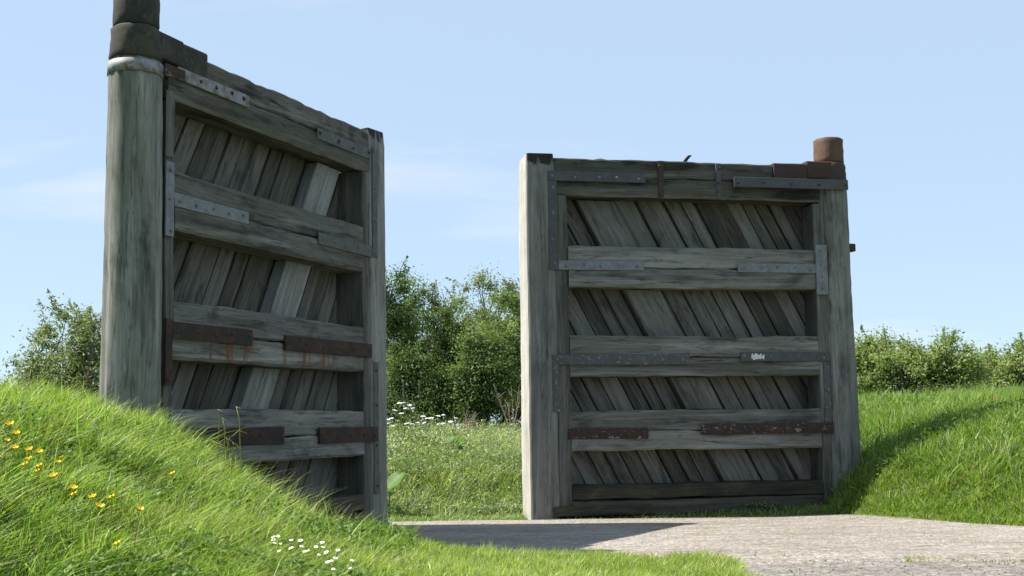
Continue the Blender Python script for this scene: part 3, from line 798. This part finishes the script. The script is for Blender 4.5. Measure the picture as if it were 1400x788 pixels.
# ------------------------------------------------------------------ leaves
def leaf_mesh(name, C, N, L, Wd, cols, cl=None):
    """C (n,3) centres, random orientation biased to N (n,3) ; rhombus leaves folded along the midrib"""
    n = len(C)
    a = rng.normal(0, 1, (n, 3)); a /= np.linalg.norm(a, axis=1, keepdims=True)
    nn_ = N + rng.normal(0, .55, (n, 3)); nn_ /= np.linalg.norm(nn_, axis=1, keepdims=True)
    t = np.cross(nn_, a); t /= np.linalg.norm(t, axis=1, keepdims=True) + 1e-9
    b = np.cross(nn_, t)
    l = (L * (.6 + .8 * rng.random(n)))[:, None]; w = (Wd * (.6 + .8 * rng.random(n)))[:, None]
    V = np.stack([C - t * l * .5, C - b * w * .5 + nn_ * w * .12, C + t * l * .5, C + b * w * .5 + nn_ * w * .12], 1).reshape(-1, 3)
    base = np.arange(n)[:, None] * 4
    q = np.concatenate([base + np.array([0, 1, 2]), base + np.array([0, 2, 3])])
    cols = np.array(cols)
    ci = np.clip(((cl if cl is not None else rng.random(n)) * .7 + .3 * rng.random(n)) * (len(cols) - 1), 0, len(cols) - 1.001)
    lo = ci.astype(int); fr = (ci - lo)[:, None]
    K = (cols[lo] * (1 - fr) + cols[lo + 1] * fr) * (.8 + .4 * rng.random((n, 1)))
    return mesh_np(name, V, [q], 0, np.repeat(K, 4, 0))

def tube_np(pts, r0, r1, sides=5):
    pts = np.array(pts); n = len(pts); V = []
    for i, p in enumerate(pts):
        d = pts[min(i + 1, n - 1)] - pts[max(i - 1, 0)]; d /= np.linalg.norm(d) + 1e-9
        u = np.cross(d, (0.3, .9, .2)); u /= np.linalg.norm(u) + 1e-9; v = np.cross(d, u)
        r = r0 + (r1 - r0) * i / (n - 1)
        for j in range(sides):
            a = 2 * math.pi * j / sides; V.append(p + r * (math.cos(a) * u + math.sin(a) * v))
    f = [(i * sides + j, i * sides + (j + 1) % sides, (i + 1) * sides + (j + 1) % sides, (i + 1) * sides + j) for i in range(n - 1) for j in range(sides)]
    return V, f

def bush(name, loc, H, Rx, Ry, label, cols, nclump=90, nleaf=27000, L=.10, Wd=.045, low=.05, open_=0.0, csize=.34, seed=0, lean=0.0, ntop=10):
    r = np.random.default_rng(seed + 500)
    g = empty(name, loc); tag(g, label, 'bush' if name == 'bush' else 'tree', 'bushes and trees behind the gates')
    # clump centres: shell-biased points in an uneven dome, plus shoots standing out of the top
    lob = [(r.uniform(-.55, .55), r.uniform(-.5, .5), r.uniform(.55, 1.0), r.uniform(.38, .62)) for _ in range(7)]
    pts = []
    while len(pts) < nclump:
        if r.random() < .75:
            lx, ly, lz, lr = lob[r.integers(0, 7)]
            d = r.normal(0, 1, 3); d /= np.linalg.norm(d); q = lr * r.uniform(.55, 1.0)
            p = np.array([lx * Rx + d[0] * q * Rx, ly * Ry + d[1] * q * Ry, (lz - lr * .75) * H * .95 + d[2] * q * H * .42 + .06 * H])
        else:
            a_ = r.uniform(0, 6.283); q = math.sqrt(r.random())
            p = np.array([math.cos(a_) * q * Rx * .95, math.sin(a_) * q * Ry * .95, H * r.uniform(low, .55)])
        if p[2] < low * H or p[2] > H * .93: continue
        if open_ and vnoise(p[0] * 1.7 + 31, p[2] * 1.7 + 17, 1.0, seed) < open_: continue
        pts.append(p)
    pts = np.array(pts)
    # stems and limbs
    V, f = [], []
    nst = 6
    stems = []
    for i in range(nst):
        a_ = 6.283 * i / nst + r.uniform(-.4, .4); rad = r.uniform(.25, .6)
        e = np.array([math.cos(a_) * Rx * rad, math.sin(a_) * Ry * rad, H * r.uniform(.38, .58)])
        mid = e * np.array([.35, .35, .5]) + r.normal(0, .1, 3)
        P = [np.array([math.cos(a_) * .15, math.sin(a_) * .15, -.15])]
        for t in (.2, .4, .6, .8, 1.0): P.append((1 - t) ** 2 * P[0] + 2 * t * (1 - t) * mid + t * t * e + r.normal(0, .03, 3))
        v, q = tube_np(P, .075 * H / 4.5 + .015, .02); f += [tuple(x + len(V) for x in k_) for k_ in q]; V += list(v); stems.append(np.array(P))
    allst = np.concatenate([s_[1:] for s_ in stems])
    for p in pts[: min(len(pts), 110)]:
        b = allst[np.argmin(np.linalg.norm(allst - p, axis=1) + (allst[:, 2] > p[2]) * .6)]
        m_ = (b + p) / 2 + np.array([0, 0, .08 * H * r.random()]) + r.normal(0, .06, 3)
        v, q = tube_np([b, m_, p], .018, .005, 4); f += [tuple(x + len(V) for x in k_) for k_ in q]; V += list(v)
    # thin shoots poking out
    sh = []
    top = pts[np.argsort(-pts[:, 2])[: max(ntop * 3, 1)]]
    for i in range(ntop):
        p = top[r.integers(0, len(top))]; e = p + np.array([r.normal(0, .22), r.normal(0, .22), r.uniform(.25, .7)])
        v, q = tube_np([p, (p + e) / 2 + r.normal(0, .04, 3), e], .008, .003, 4); f += [tuple(x + len(V) for x in k_) for k_ in q]; V += list(v)
        sh.append((p, e))
    link('trunk', mesh_py('trunk', V, f, True), M['bark'], g)
    sz = csize * (.6 + .8 * r.random(len(pts)))
    wts = sz ** 2; wts /= wts.sum()
    ix = r.choice(len(pts), nleaf, p=wts)
    o3 = r.normal(0, 1, (nleaf, 3)); rad = np.abs(r.normal(0, .55, nleaf)) ** .8
    o3 = o3 / np.linalg.norm(o3, axis=1, keepdims=True) * (rad * sz[ix])[:, None] * np.array([1.15, 1.15, .8])
    C = pts[ix] + o3
    if sh:
        ns = 60
        S0 = np.repeat(np.array([s_[0] for s_ in sh]), ns, 0); S1 = np.repeat(np.array([s_[1] for s_ in sh]), ns, 0)
        t = r.random((len(S0), 1)); C2 = S0 + (S1 - S0) * t + r.normal(0, .07, (len(S0), 3)) * (1.15 - t)
        C = np.concatenate([C, C2]); o3 = np.concatenate([o3, r.normal(0, 1, C2.shape) * .05]); ix = np.concatenate([ix, np.zeros(len(C2), int)])
    C[:, 2] = np.maximum(C[:, 2], .03)
    C[:, 0] += lean * C[:, 2]
    N = o3 / (np.linalg.norm(o3, axis=1, keepdims=True) + 1e-6) * .6 + np.array([0, 0, .55])
    cv = r.random(len(pts))[ix]
    link('crown', leaf_mesh('crown', C, N, L, Wd, cols, cv), M['leaf'], g)
    return g


DARKG = [(0.054, 0.096, 0.031), (0.09, 0.144, 0.043), (0.132, 0.186, 0.058), (0.186, 0.24, 0.079)]
MIDG = [(0.094, 0.144, 0.048), (0.15, 0.206, 0.069), (0.206, 0.263, 0.094), (0.275, 0.319, 0.125)]
OLIVE = [(0.106, 0.14, 0.056), (0.157, 0.19, 0.078), (0.207, 0.241, 0.106), (0.269, 0.297, 0.146)]
PALE = [(.14, .19, .06), (.19, .245, .08), (.245, .295, .105), (.30, .34, .15)]
def px(x, y, Y):
    """world point at depth Y seen at photo pixel (x, y)"""
    u_, v_ = x - 700, 394 - y
    u = u_ * cr + v_ * sr; v = -u_ * sr + v_ * cr
    d = np.array([u / F, math.cos(PITCH) - v / F * math.sin(PITCH), math.sin(PITCH) + v / F * math.cos(PITCH)])
    return np.array([0, 0, CAM_H]) + d * Y / d[1]
def put_bush(name, x, ytop, Y, wpx, label, cols, **kw):
    kw.setdefault('L', .068); kw.setdefault('Wd', .034)
    t = px(x, ytop, Y); zg = float(terrain(t[0], t[1])) - .05
    Rx = wpx / 2 * Y / F
    return bush(name, (t[0], t[1], zg), (t[2] - zg) * 1.22, Rx, kw.pop('Ry', Rx * .8), label, cols, **kw)
# behind the gateway
put_bush('tree', 498, 325, 28.5, 150, 'tall dark bushy tree half hidden behind the left gate', DARKG, nclump=120, nleaf=36000, seed=1, csize=.42, ntop=14)
put_bush('tree', 590, 366, 30, 150, 'feathery olive-topped tree right of the tall dark one in the gateway', MIDG, nclump=110, nleaf=36000, seed=2, csize=.40, ntop=22)
put_bush('tree', 638, 366, 31, 190, 'thin grey-green tree letting sky through in the gateway', OLIVE, nclump=140, nleaf=36000, seed=3, csize=.36, open_=.12, ntop=18)
put_bush('tree', 700, 384, 29, 130, 'mid green tree beside the left edge of the right gate', MIDG, nclump=110, nleaf=33000, seed=4, csize=.40, ntop=16)
put_bush('bush', 560, 470, 26.8, 120, 'low dark bush at the meadow edge nearest the left gate', DARKG, nclump=90, nleaf=24000, seed=5, csize=.36, ntop=4)
put_bush('bush', 655, 462, 27.2, 130, 'low dark bush at the meadow edge nearest the right gate', DARKG, nclump=90, nleaf=24000, seed=6, csize=.36, ntop=4)
put_bush('tree', 800, 392, 29, 170, 'dark tree standing hidden behind the planks of the right gate', DARKG, nclump=90, nleaf=8000, seed=7, csize=.45)
put_bush('tree', 410, 372, 29, 170, 'dark tree standing hidden behind the planks of the left gate', DARKG, nclump=90, nleaf=8000, seed=8, csize=.45)
# left, beyond the round post
put_bush('tree', 128, 424, 22.5, 300, 'sparse willow-like tree showing twigs beside the round post at left', OLIVE, nclump=260, nleaf=34000, seed=9, csize=.33, open_=.2, ntop=8, L=.085, Wd=.032, low=.02)
# right background
put_bush('bush', 1250, 443, 38, 185, 'broad rounded pale green bush right of the right gate', PALE, nclump=150, nleaf=32000, seed=11, csize=.5, L=.11, Wd=.055, ntop=12)
put_bush('bush', 1180, 470, 39, 120, 'pale green bush showing just past the post of the right gate', PALE, nclump=90, nleaf=22500, seed=12, csize=.5, L=.11, Wd=.055, ntop=8)
put_bush('bush', 1385, 464, 42, 130, 'duller rounded bush at the right edge of the picture', MIDG[1:] + PALE[1:3], nclump=110, nleaf=20000, seed=13, csize=.5, L=.11, Wd=.055, ntop=8)
put_bush('bush', 1325, 520, 44, 110, 'low grey-green bush in the dip between the two rounded bushes', OLIVE, nclump=70, nleaf=15000, seed=14, csize=.5, L=.11, Wd=.055, ntop=4)
put_bush('bush', 1585, 484, 41, 170, 'far right bush well outside the picture edge', PALE, nclump=70, nleaf=10000, seed=16, csize=.5, L=.12, Wd=.06)
put_bush('bush', -70, 470, 24, 170, 'bush beyond the left edge of the picture', OLIVE, nclump=90, nleaf=12000, seed=17, csize=.33)
put_bush('bush', 1470, 478, 41, 140, 'rounded bush just beyond the right edge of the picture', MIDG, nclump=80, nleaf=15000, seed=15, csize=.5, L=.11, Wd=.055)


# ------------------------------------------------------------------ small plants
def hit(x, y, dz=0.0, y0=4.0, y1=40.0):
    for Y in np.arange(y0, y1, .02):
        p = px(x, y, Y)
        if p[2] <= float(terrain(p[0], p[1])) + dz: return p
    return px(x, y, y1)
def stem_mesh(h, r, bend=(0, 0), n=5):
    P = [(bend[0] * (i / (n - 1)) ** 2, bend[1] * (i / (n - 1)) ** 2, h * i / (n - 1)) for i in range(n)]
    v, f = tube_np(P, r, r * .7, 5); return mesh_py('stem', v, f, True)
def petal_ring(n, r, rise, w, z0=0.0, r0=.15):
    v = []; f = []
    for i in range(n):
        a = 6.283 * i / n; d = np.array([math.cos(a), math.sin(a), 0]); t = np.array([-math.sin(a), math.cos(a), 0]); z = np.array([0, 0, 1.])
        b = len(v)
        v += [d * r * r0 + z * z0, d * r * .6 - t * w + z * (z0 + rise * .45), d * r + z * (z0 + rise) - t * w * .45, d * r + z * (z0 + rise) + t * w * .45, d * r * .6 + t * w + z * (z0 + rise * .45)]
        f.append((b, b + 1, b + 2, b + 3, b + 4))
    return v, f
def disc_mesh(name, r, h, seg=8):
    v = [(0, 0, h)] + [(r * .7 * math.cos(6.283 * i / seg), r * .7 * math.sin(6.283 * i / seg), h * .8) for i in range(seg)] + [(r * math.cos(6.283 * i / seg), r * math.sin(6.283 * i / seg), 0) for i in range(seg)]
    f = [(0, 1 + i, 1 + (i + 1) % seg) for i in range(seg)] + [(1 + i, 1 + seg + i, 1 + seg + (i + 1) % seg, 1 + (i + 1) % seg) for i in range(seg)]
    return mesh_py(name, v, f)
def flower(kind, label, group, petals, centre, pm, h):
    g = empty(kind); tag(g, label, 'flower', group)
    link('stem', stem_mesh(h, .0022, (.03, 0)), M['stem'], g)
    link('petals', petals, pm, g, (.03, 0, h), (.45, 0, 0)); link('flower_centre', centre, M['disc_y'], g, (.03, -.001, h + .002), (.45, 0, 0))
    return g
def copy_thing(r, loc, rz, sc=1.0, label=None):
    c = r.copy(); COL.objects.link(c); c.location = loc; c.rotation_euler = (0, 0, rz); c.scale = (sc,) * 3
    if label: c['label'] = label
    for ch in r.children:
        d = ch.copy(); COL.objects.link(d); d.parent = c
    return c
BUT = [(43, 180), (37, 237), (107, 245), (150, 255), (120, 283), (107, 310), (165, 317), (160, 337), (217, 360), (267, 278), (235, 297), (293, 412), (318, 440), (385, 450), (407, 492), (482, 452), (585, 505), (745, 348), (505, 652), (12, 203), (48, 174)]
v, f = petal_ring(6, .024, .021, .013)
bc = flower('buttercup', 'yellow buttercup in the long grass of the left mound', 'buttercups on the left mound', mesh_py('petals', v, f), disc_mesh('flower_centre', .008, .012), M['petal_y'], .30)
BL_ = {(745, 348): 'lone buttercup farthest right on the mound, toward the gate', (505, 652): 'lone buttercup lowest on the mound near the bottom of the picture', (585, 505): 'pale small buttercup right of the middle trio on the mound', (482, 452): 'rightmost upper buttercup of the four in the middle of the mound', (385, 450): 'buttercup left of the rightmost one in the middle of the mound', (407, 492): 'lowest buttercup of the four in the middle of the mound', (318, 440): 'leftmost buttercup of the four in the middle of the mound'}
bc['label'] = 'yellow buttercup, one of the cluster at the far left of the mound'
for i, (a, b) in enumerate(BUT):
    p = hit(a * .3148, 540 + b * .3148, .34); sc = random.uniform(.68, .95)
    z = p[2] - .30 * sc
    if i == 0: bc.location = (p[0] - .03, p[1], z); bc.rotation_euler = (.0, 0, 0)
    else: copy_thing(bc, (p[0], p[1], z), random.uniform(-1.2, 1.2), sc, BL_.get((a, b), 'yellow buttercup, one of the cluster at the far left of the mound' if a < 300 else None))
DAI = [(485, 545), (508, 558), (510, 577), (548, 600), (585, 585), (600, 580), (575, 617), (608, 630), (628, 620), (665, 592), (657, 618), (695, 622), (685, 648), (705, 662), (780, 640), (780, 657), (845, 645), (815, 685), (800, 700), (745, 705), (850, 700), (810, 750), (905, 745), (500, 600), (560, 640), (720, 640)]
v, f = petal_ring(13, .021, .002, .0052, 0, .2)
da = flower('daisy', 'small white daisy in the grass at the foot of the left mound', 'daisies at the foot of the left mound', mesh_py('petals', v, f), disc_mesh('flower_centre', .008, .006), M['petal_w'], .17)
for i, (a, b) in enumerate(DAI):
    p = hit(260 + a * .2387, 600 + b * .2387, .17); sc = random.uniform(.55, .85)
    if i == 0: da.location = (p[0], p[1], p[2] - .17); da.scale = (.7, .7, .9)
    else: copy_thing(da, (p[0] + random.uniform(-.1, .1), p[1] + random.uniform(-.05, .05), p[2] - .17 * sc), random.uniform(-1, 1), sc)

# cow parsley at the top of the meadow
CP = [[(130, 115), (150, 113), (108, 150), (160, 140), (180, 125), (195, 140), (140, 165)], [(90, 190), (72, 195), (96, 228), (70, 215)], [(165, 215), (190, 217), (218, 212)], [(245, 180), (262, 190), (285, 188), (252, 212)], [(320, 178), (345, 173), (345, 215), (322, 218)], [(380, 205), (405, 188), (420, 222)]]
CPL = ['tallest white flowering cow parsley, second from the left gate', 'cow parsley with white heads right against the edge of the left gate', 'low cow parsley whose heads stand just under the tallest one', 'cow parsley with a row of white heads right of the tallest one', 'cow parsley in the middle of the gateway with two tall heads', 'rightmost cow parsley with small white heads by the broad leaves']
def umbel_mesh(r, n):
    v = []; f = []
    for i in range(n):
        a = i * 2.4; q = r * math.sqrt((i + .3) / n); c_ = np.array([q * math.cos(a), q * math.sin(a), .012 - .12 * q])
        b = len(v); s_ = r * .30
        v += [c_ + np.array([s_ * math.cos(k_ * 1.2566 + i), s_ * math.sin(k_ * 1.2566 + i), random.uniform(-.008, .006)]) for k_ in range(5)] + [c_ + np.array([0, 0, .012])]
        f += [(b + k_, b + (k_ + 1) % 5, b + 5) for k_ in range(5)]
    for i in range(0, n, 2):
        a = i * 2.4; q = r * math.sqrt((i + .3) / n); e = np.array([q * math.cos(a), q * math.sin(a), .01 - .12 * q])
        b = len(v); v += [np.array([0, 0, -.07]), np.array([.004, .0, -.07]), e]; f.append((b, b + 1, b + 2))
    return mesh_py('umbel', v, f)
UM = [umbel_mesh(.046, 13), umbel_mesh(.038, 11)]
for u_ in UM: u_.materials.append(M['petal_w'])
for pl_, lab in zip(CP, CPL):
    P = [px(510 + a * .279, 520 + b * .279, 22.3 + random.uniform(-.25, .25)) for a, b in pl_]
    bx_ = np.mean([p[0] for p in P]) + random.uniform(-.03, .03); by_ = 22.3; bz = float(terrain(bx_, by_)) - .02
    g = empty('cow_parsley', (bx_, by_, bz)); tag(g, lab, 'wild flower', 'cow parsley at the top of the meadow')
    V, f = [], []
    hub = np.array([0, 0, max(.3, min(p[2] for p in P) - bz - .2)])
    vv, q = tube_np([(0, 0, 0), hub * .5 + np.array([.01, 0, 0]), hub], .008, .006); f += [tuple(x + len(V) for x in k_) for k_ in q]; V += list(vv)
    for i, p in enumerate(P):
        e = p - np.array([bx_, by_, bz])
        vv, q = tube_np([hub, hub * .45 + e * .55 + np.array([0, 0, -.03]), e - np.array([0, 0, .02])], .005, .003, 4); f += [tuple(x + len(V) for x in k_) for k_ in q]; V += list(vv)
        link('umbel', UM[i % 2], None, g, tuple(e), (random.uniform(-.35, .2), random.uniform(-.3, .3), random.random() * 6))
    link('stem', mesh_py('stem', V, f, True), M['stem'], g)
    C = np.array([hub * random.uniform(.3, 1) + np.array([random.uniform(-.22, .22), random.uniform(-.15, .15), random.uniform(-.1, .1)]) for _ in range(140)])
    link('foliage', leaf_mesh('foliage', C, np.tile([0, 0, 1.], (140, 1)), .07, .03, MIDG), M['leaf'], g)

# broad leaved plants
def big_leaf(L_, W_):
    v = []; f = []; nu, nv = 7, 5
    for i in range(nu):
        t = i / (nu - 1); w = W_ * math.sin(math.pi * min(1, .12 + t * .86)) ** .7 * (1 if t < .97 else .2)
        for j in range(nv):
            u_ = j / (nv - 1) * 2 - 1
            v.append((t * L_, u_ * w * .5, .05 * L_ * math.sin(t * 2.6) + .10 * W_ * abs(u_) - .02 * L_ * math.cos(u_ * 5 + i * 2)))
    for i in range(nu - 1):
        for j in range(nv - 1): f.append((i * nv + j, (i + 1) * nv + j, (i + 1) * nv + j + 1, i * nv + j + 1))
    me_ = mesh_py('leaf', v, f, True)
    at = me_.color_attributes.new('tint', 'FLOAT_COLOR', 'POINT')
    for d in at.data: d.color = (.10, .19, .02, 1)
    me_.materials.append(M['leaf']); return me_
BL = big_leaf(.30, .24)
def leaf_plant(x, y, Y, label, leaves):
    p = px(x, y, Y); gz = float(terrain(p[0], p[1]))
    g = empty('broad_leaf_plant', (p[0], p[1], gz)); tag(g, label, 'plant', 'broad leaved plants in the meadow')
    V, f = [], []
    for (dx, dz, sc, rz, tilt, roll) in leaves:
        e = np.array([dx, -.1, p[2] - gz + dz])
        vv, q = tube_np([(0, 0, 0), e * .5 + np.array([0, .05, .05]), e], .007, .005, 4); f += [tuple(a + len(V) for a in k_) for k_ in q]; V += list(vv)
        o = link('leaf', BL, None, g, tuple(e), (roll, tilt, rz)); o.scale = (sc,) * 3
    link('stem', mesh_py('stem', V, f, True), M['stem'], g)
leaf_plant(532, 668, 18.7, 'large bright yellow-green leaf standing low beside the foot of the left gate', [(0, .0, 1.25, .2, -.75, .55), (.02, -.06, .8, 2.2, -.4, .2), (-.05, -.08, .7, -1.6, -.3, .2)])
leaf_plant(610, 606, 21.0, 'clump of broad bright leaves high in the middle of the meadow', [(0, 0, .75, .3, -.5, .4), (.13, -.05, .7, -.6, -.5, .5), (.24, -.12, .6, .8, -.6, .3), (-.12, -.1, .6, 2.6, -.5, .4)])

# bare twiggy shrubs
def twigs(x, y, Y, h, n, spreadx, label):
    p = px(x, y, Y); gz = float(terrain(p[0], p[1])) - .03
    g = empty('bare_shrub', (p[0], p[1], gz)); tag(g, label, 'shrub', 'bare twiggy shrubs by the dark bushes')
    r = np.random.default_rng(int(x)); 
    for i in range(n):
        V, f = [], []
        e = np.array([r.normal(0, spreadx), r.normal(0, spreadx), h * r.uniform(.65, 1.05)])
        m_ = e * np.array([.3, .3, .5]) + r.normal(0, .03, 3)
        vv, q = tube_np([(r.normal(0, .03), r.normal(0, .03), 0), m_, e], .009, .004, 4); f += [tuple(a + len(V) for a in k_) for k_ in q]; V += list(vv)
        for _ in range(5):
            t = r.uniform(.4, .95); b0 = m_ + (e - m_) * t; e2 = b0 + np.array([r.normal(0, .09), r.normal(0, .07), r.uniform(.08, .22)])
            vv, q = tube_np([b0, e2], .005, .0025, 4); f += [tuple(a + len(V) for a in k_) for k_ in q]; V += list(vv)
        link('twig', mesh_py('twig', V, f), M['dry'], g)
twigs(700, 575, 24.2, 1.35, 9, .2, 'tall bare twiggy shrub against the dark bushes beside the right gate')
twigs(640, 584, 24.0, .75, 8, .14, 'short bare grey shrub in the middle of the meadow top')

p = px(312, 650, 11.0); p[2] = float(terrain(p[0], p[1])) - .02
g = empty('grass_tuft', tuple(p)); tag(g, 'tuft of tall bent grass stalks standing up against the lower left gate', 'grass')
rq = np.random.default_rng(3)
for (ex, ey) in ((297, 560), (303, 572), (322, 556), (330, 590), (309, 600), (318, 606), (296, 612), (326, 612), (286, 605)):
    e = px(ex, ey, p[1] + rq.uniform(-.1, .1)) - p
    b0 = np.array([rq.normal(0, .04), rq.normal(0, .04), 0]); md = b0 * .6 + e * np.array([.25, .3, .75]) + np.array([0, 0, .06]); tip = e + np.array([.05, 0, -.02])
    P = [b0, (b0 + md) / 2 + np.array([-.008, 0, 0]), md, e * .8 + md * .2 + np.array([0, 0, .02]), e, tip]
    v, f = tube_np(P, .006, .003, 4); me_ = mesh_py('stalk', v, f, True)
    at = me_.color_attributes.new('tint', 'FLOAT_COLOR', 'POINT')
    cc = (.26, .27, .09, 1) if rq.random() < .6 else (.15, .24, .04, 1)
    for d_ in at.data: d_.color = cc
    link('stalk', me_, M['grass'], g)

# low herbs mixed into the grass
def herbs(name, n, x0, x1, y0, y1, ok, hf, L, Wd, cols, label):
    X = rng.uniform(x0, x1, n * 3); Y = rng.uniform(y0, y1, n * 3); k_ = ok(X, Y) > rng.random(n * 3)
    X, Y = X[k_][:n], Y[k_][:n]; H = hf(X, Y)
    Z = terrain(X, Y) + H * rng.random(len(X)) ** .6
    me_ = leaf_mesh(name, np.stack([X, Y, Z], -1), np.tile([.1, -.1, .8], (len(X), 1)), L, Wd, cols, vnoise(X, Y, 1.2, 61))
    tag(link(name, me_, M['leaf']), label, 'plants', None, 'stuff')
herbs('meadow_herbs', 48000, -4.5, 4, 18.4, 25, lambda X, Y: (vnoise(X, Y, 1.0, 62) > .42) * .9 + .08, lambda X, Y: .14 + .55 * fbm(X, Y, .9, 63) * sstep(18.3, 20.5, Y), .075, .026, [(.10, .155, .055), (.16, .225, .085), (.23, .29, .14), (.31, .36, .21)], 'nettles and other leafy herbs in the meadow behind the gateway')
herbs('seed_heads', 12000, -4.5, 4, 18.8, 24.5, lambda X, Y: .25 + .75 * (vnoise(X, Y, 1.3, 71) > .5), lambda X, Y: .62 * sstep(18.4, 20.5, Y) * (.5 + fbm(X, Y, .9, 72)), .055, .018, [(.34, .37, .22), (.48, .49, .36), (.66, .66, .56)], 'pale seed heads and small whitish flowers among the meadow herbs')
herbs('mound_herbs', 15000, -6, -.8, 4.5, 12, lambda X, Y: (vnoise(X, Y, 1.6, 64) > .56) * (left_bank(X, Y) > .1) * 1.0, lambda X, Y: .17 + X * 0, .042, .026, [(.07, .14, .024), (.12, .20, .036), (.17, .26, .06)], 'low leafy herbs in patches on the left mound')
herbs('bank_herbs', 6000, 5, 12, 14.5, 24, lambda X, Y: (vnoise(X, Y, 1.1, 65) > .6) * (right_t(X, Y) > .3), lambda X, Y: .26 + X * 0, .06, .03, [(.06, .11, .02), (.10, .17, .03), (.15, .22, .05)], 'low leafy herbs in patches on the right bank')

# loose stones on the path
n = 7500
X = rng.uniform(-.5, 9, n * 3); Y = rng.uniform(9.3, 17.5, n * 3)
k_ = path_mask(X, Y) & (rng.random(n * 3) < np.where(Y < edge_y(X) + .3, .6, .30)); X, Y = X[k_][:n], Y[k_][:n]; n = len(X)
sz = .004 + .010 * rng.random(n) ** 3
o8 = np.array([(1, 0, 0), (0, 1, 0), (-1, 0, 0), (0, -1, 0), (0, 0, .7), (0, 0, -.5)])
V = o8[None] * sz[:, None, None] * rng.uniform(.65, 1.35, (n, 6, 1)); a = rng.uniform(0, 6.28, n)
V = np.stack([V[..., 0] * np.cos(a)[:, None] - V[..., 1] * np.sin(a)[:, None], V[..., 0] * np.sin(a)[:, None] + V[..., 1] * np.cos(a)[:, None], V[..., 2]], -1) + np.stack([X, Y, terrain(X, Y) + .016], -1)[:, None]
tri = np.array([(0, 1, 4), (1, 2, 4), (2, 3, 4), (3, 0, 4), (1, 0, 5), (2, 1, 5), (3, 2, 5), (0, 3, 5)])
tag(link('loose_stones', mesh_np('loose_stones', V.reshape(-1, 3), [(np.arange(n)[:, None, None] * 6 + tri[None]).reshape(-1, 3)], 0), M['stone']), 'small loose stones lying on the path', 'stones', None, 'stuff')
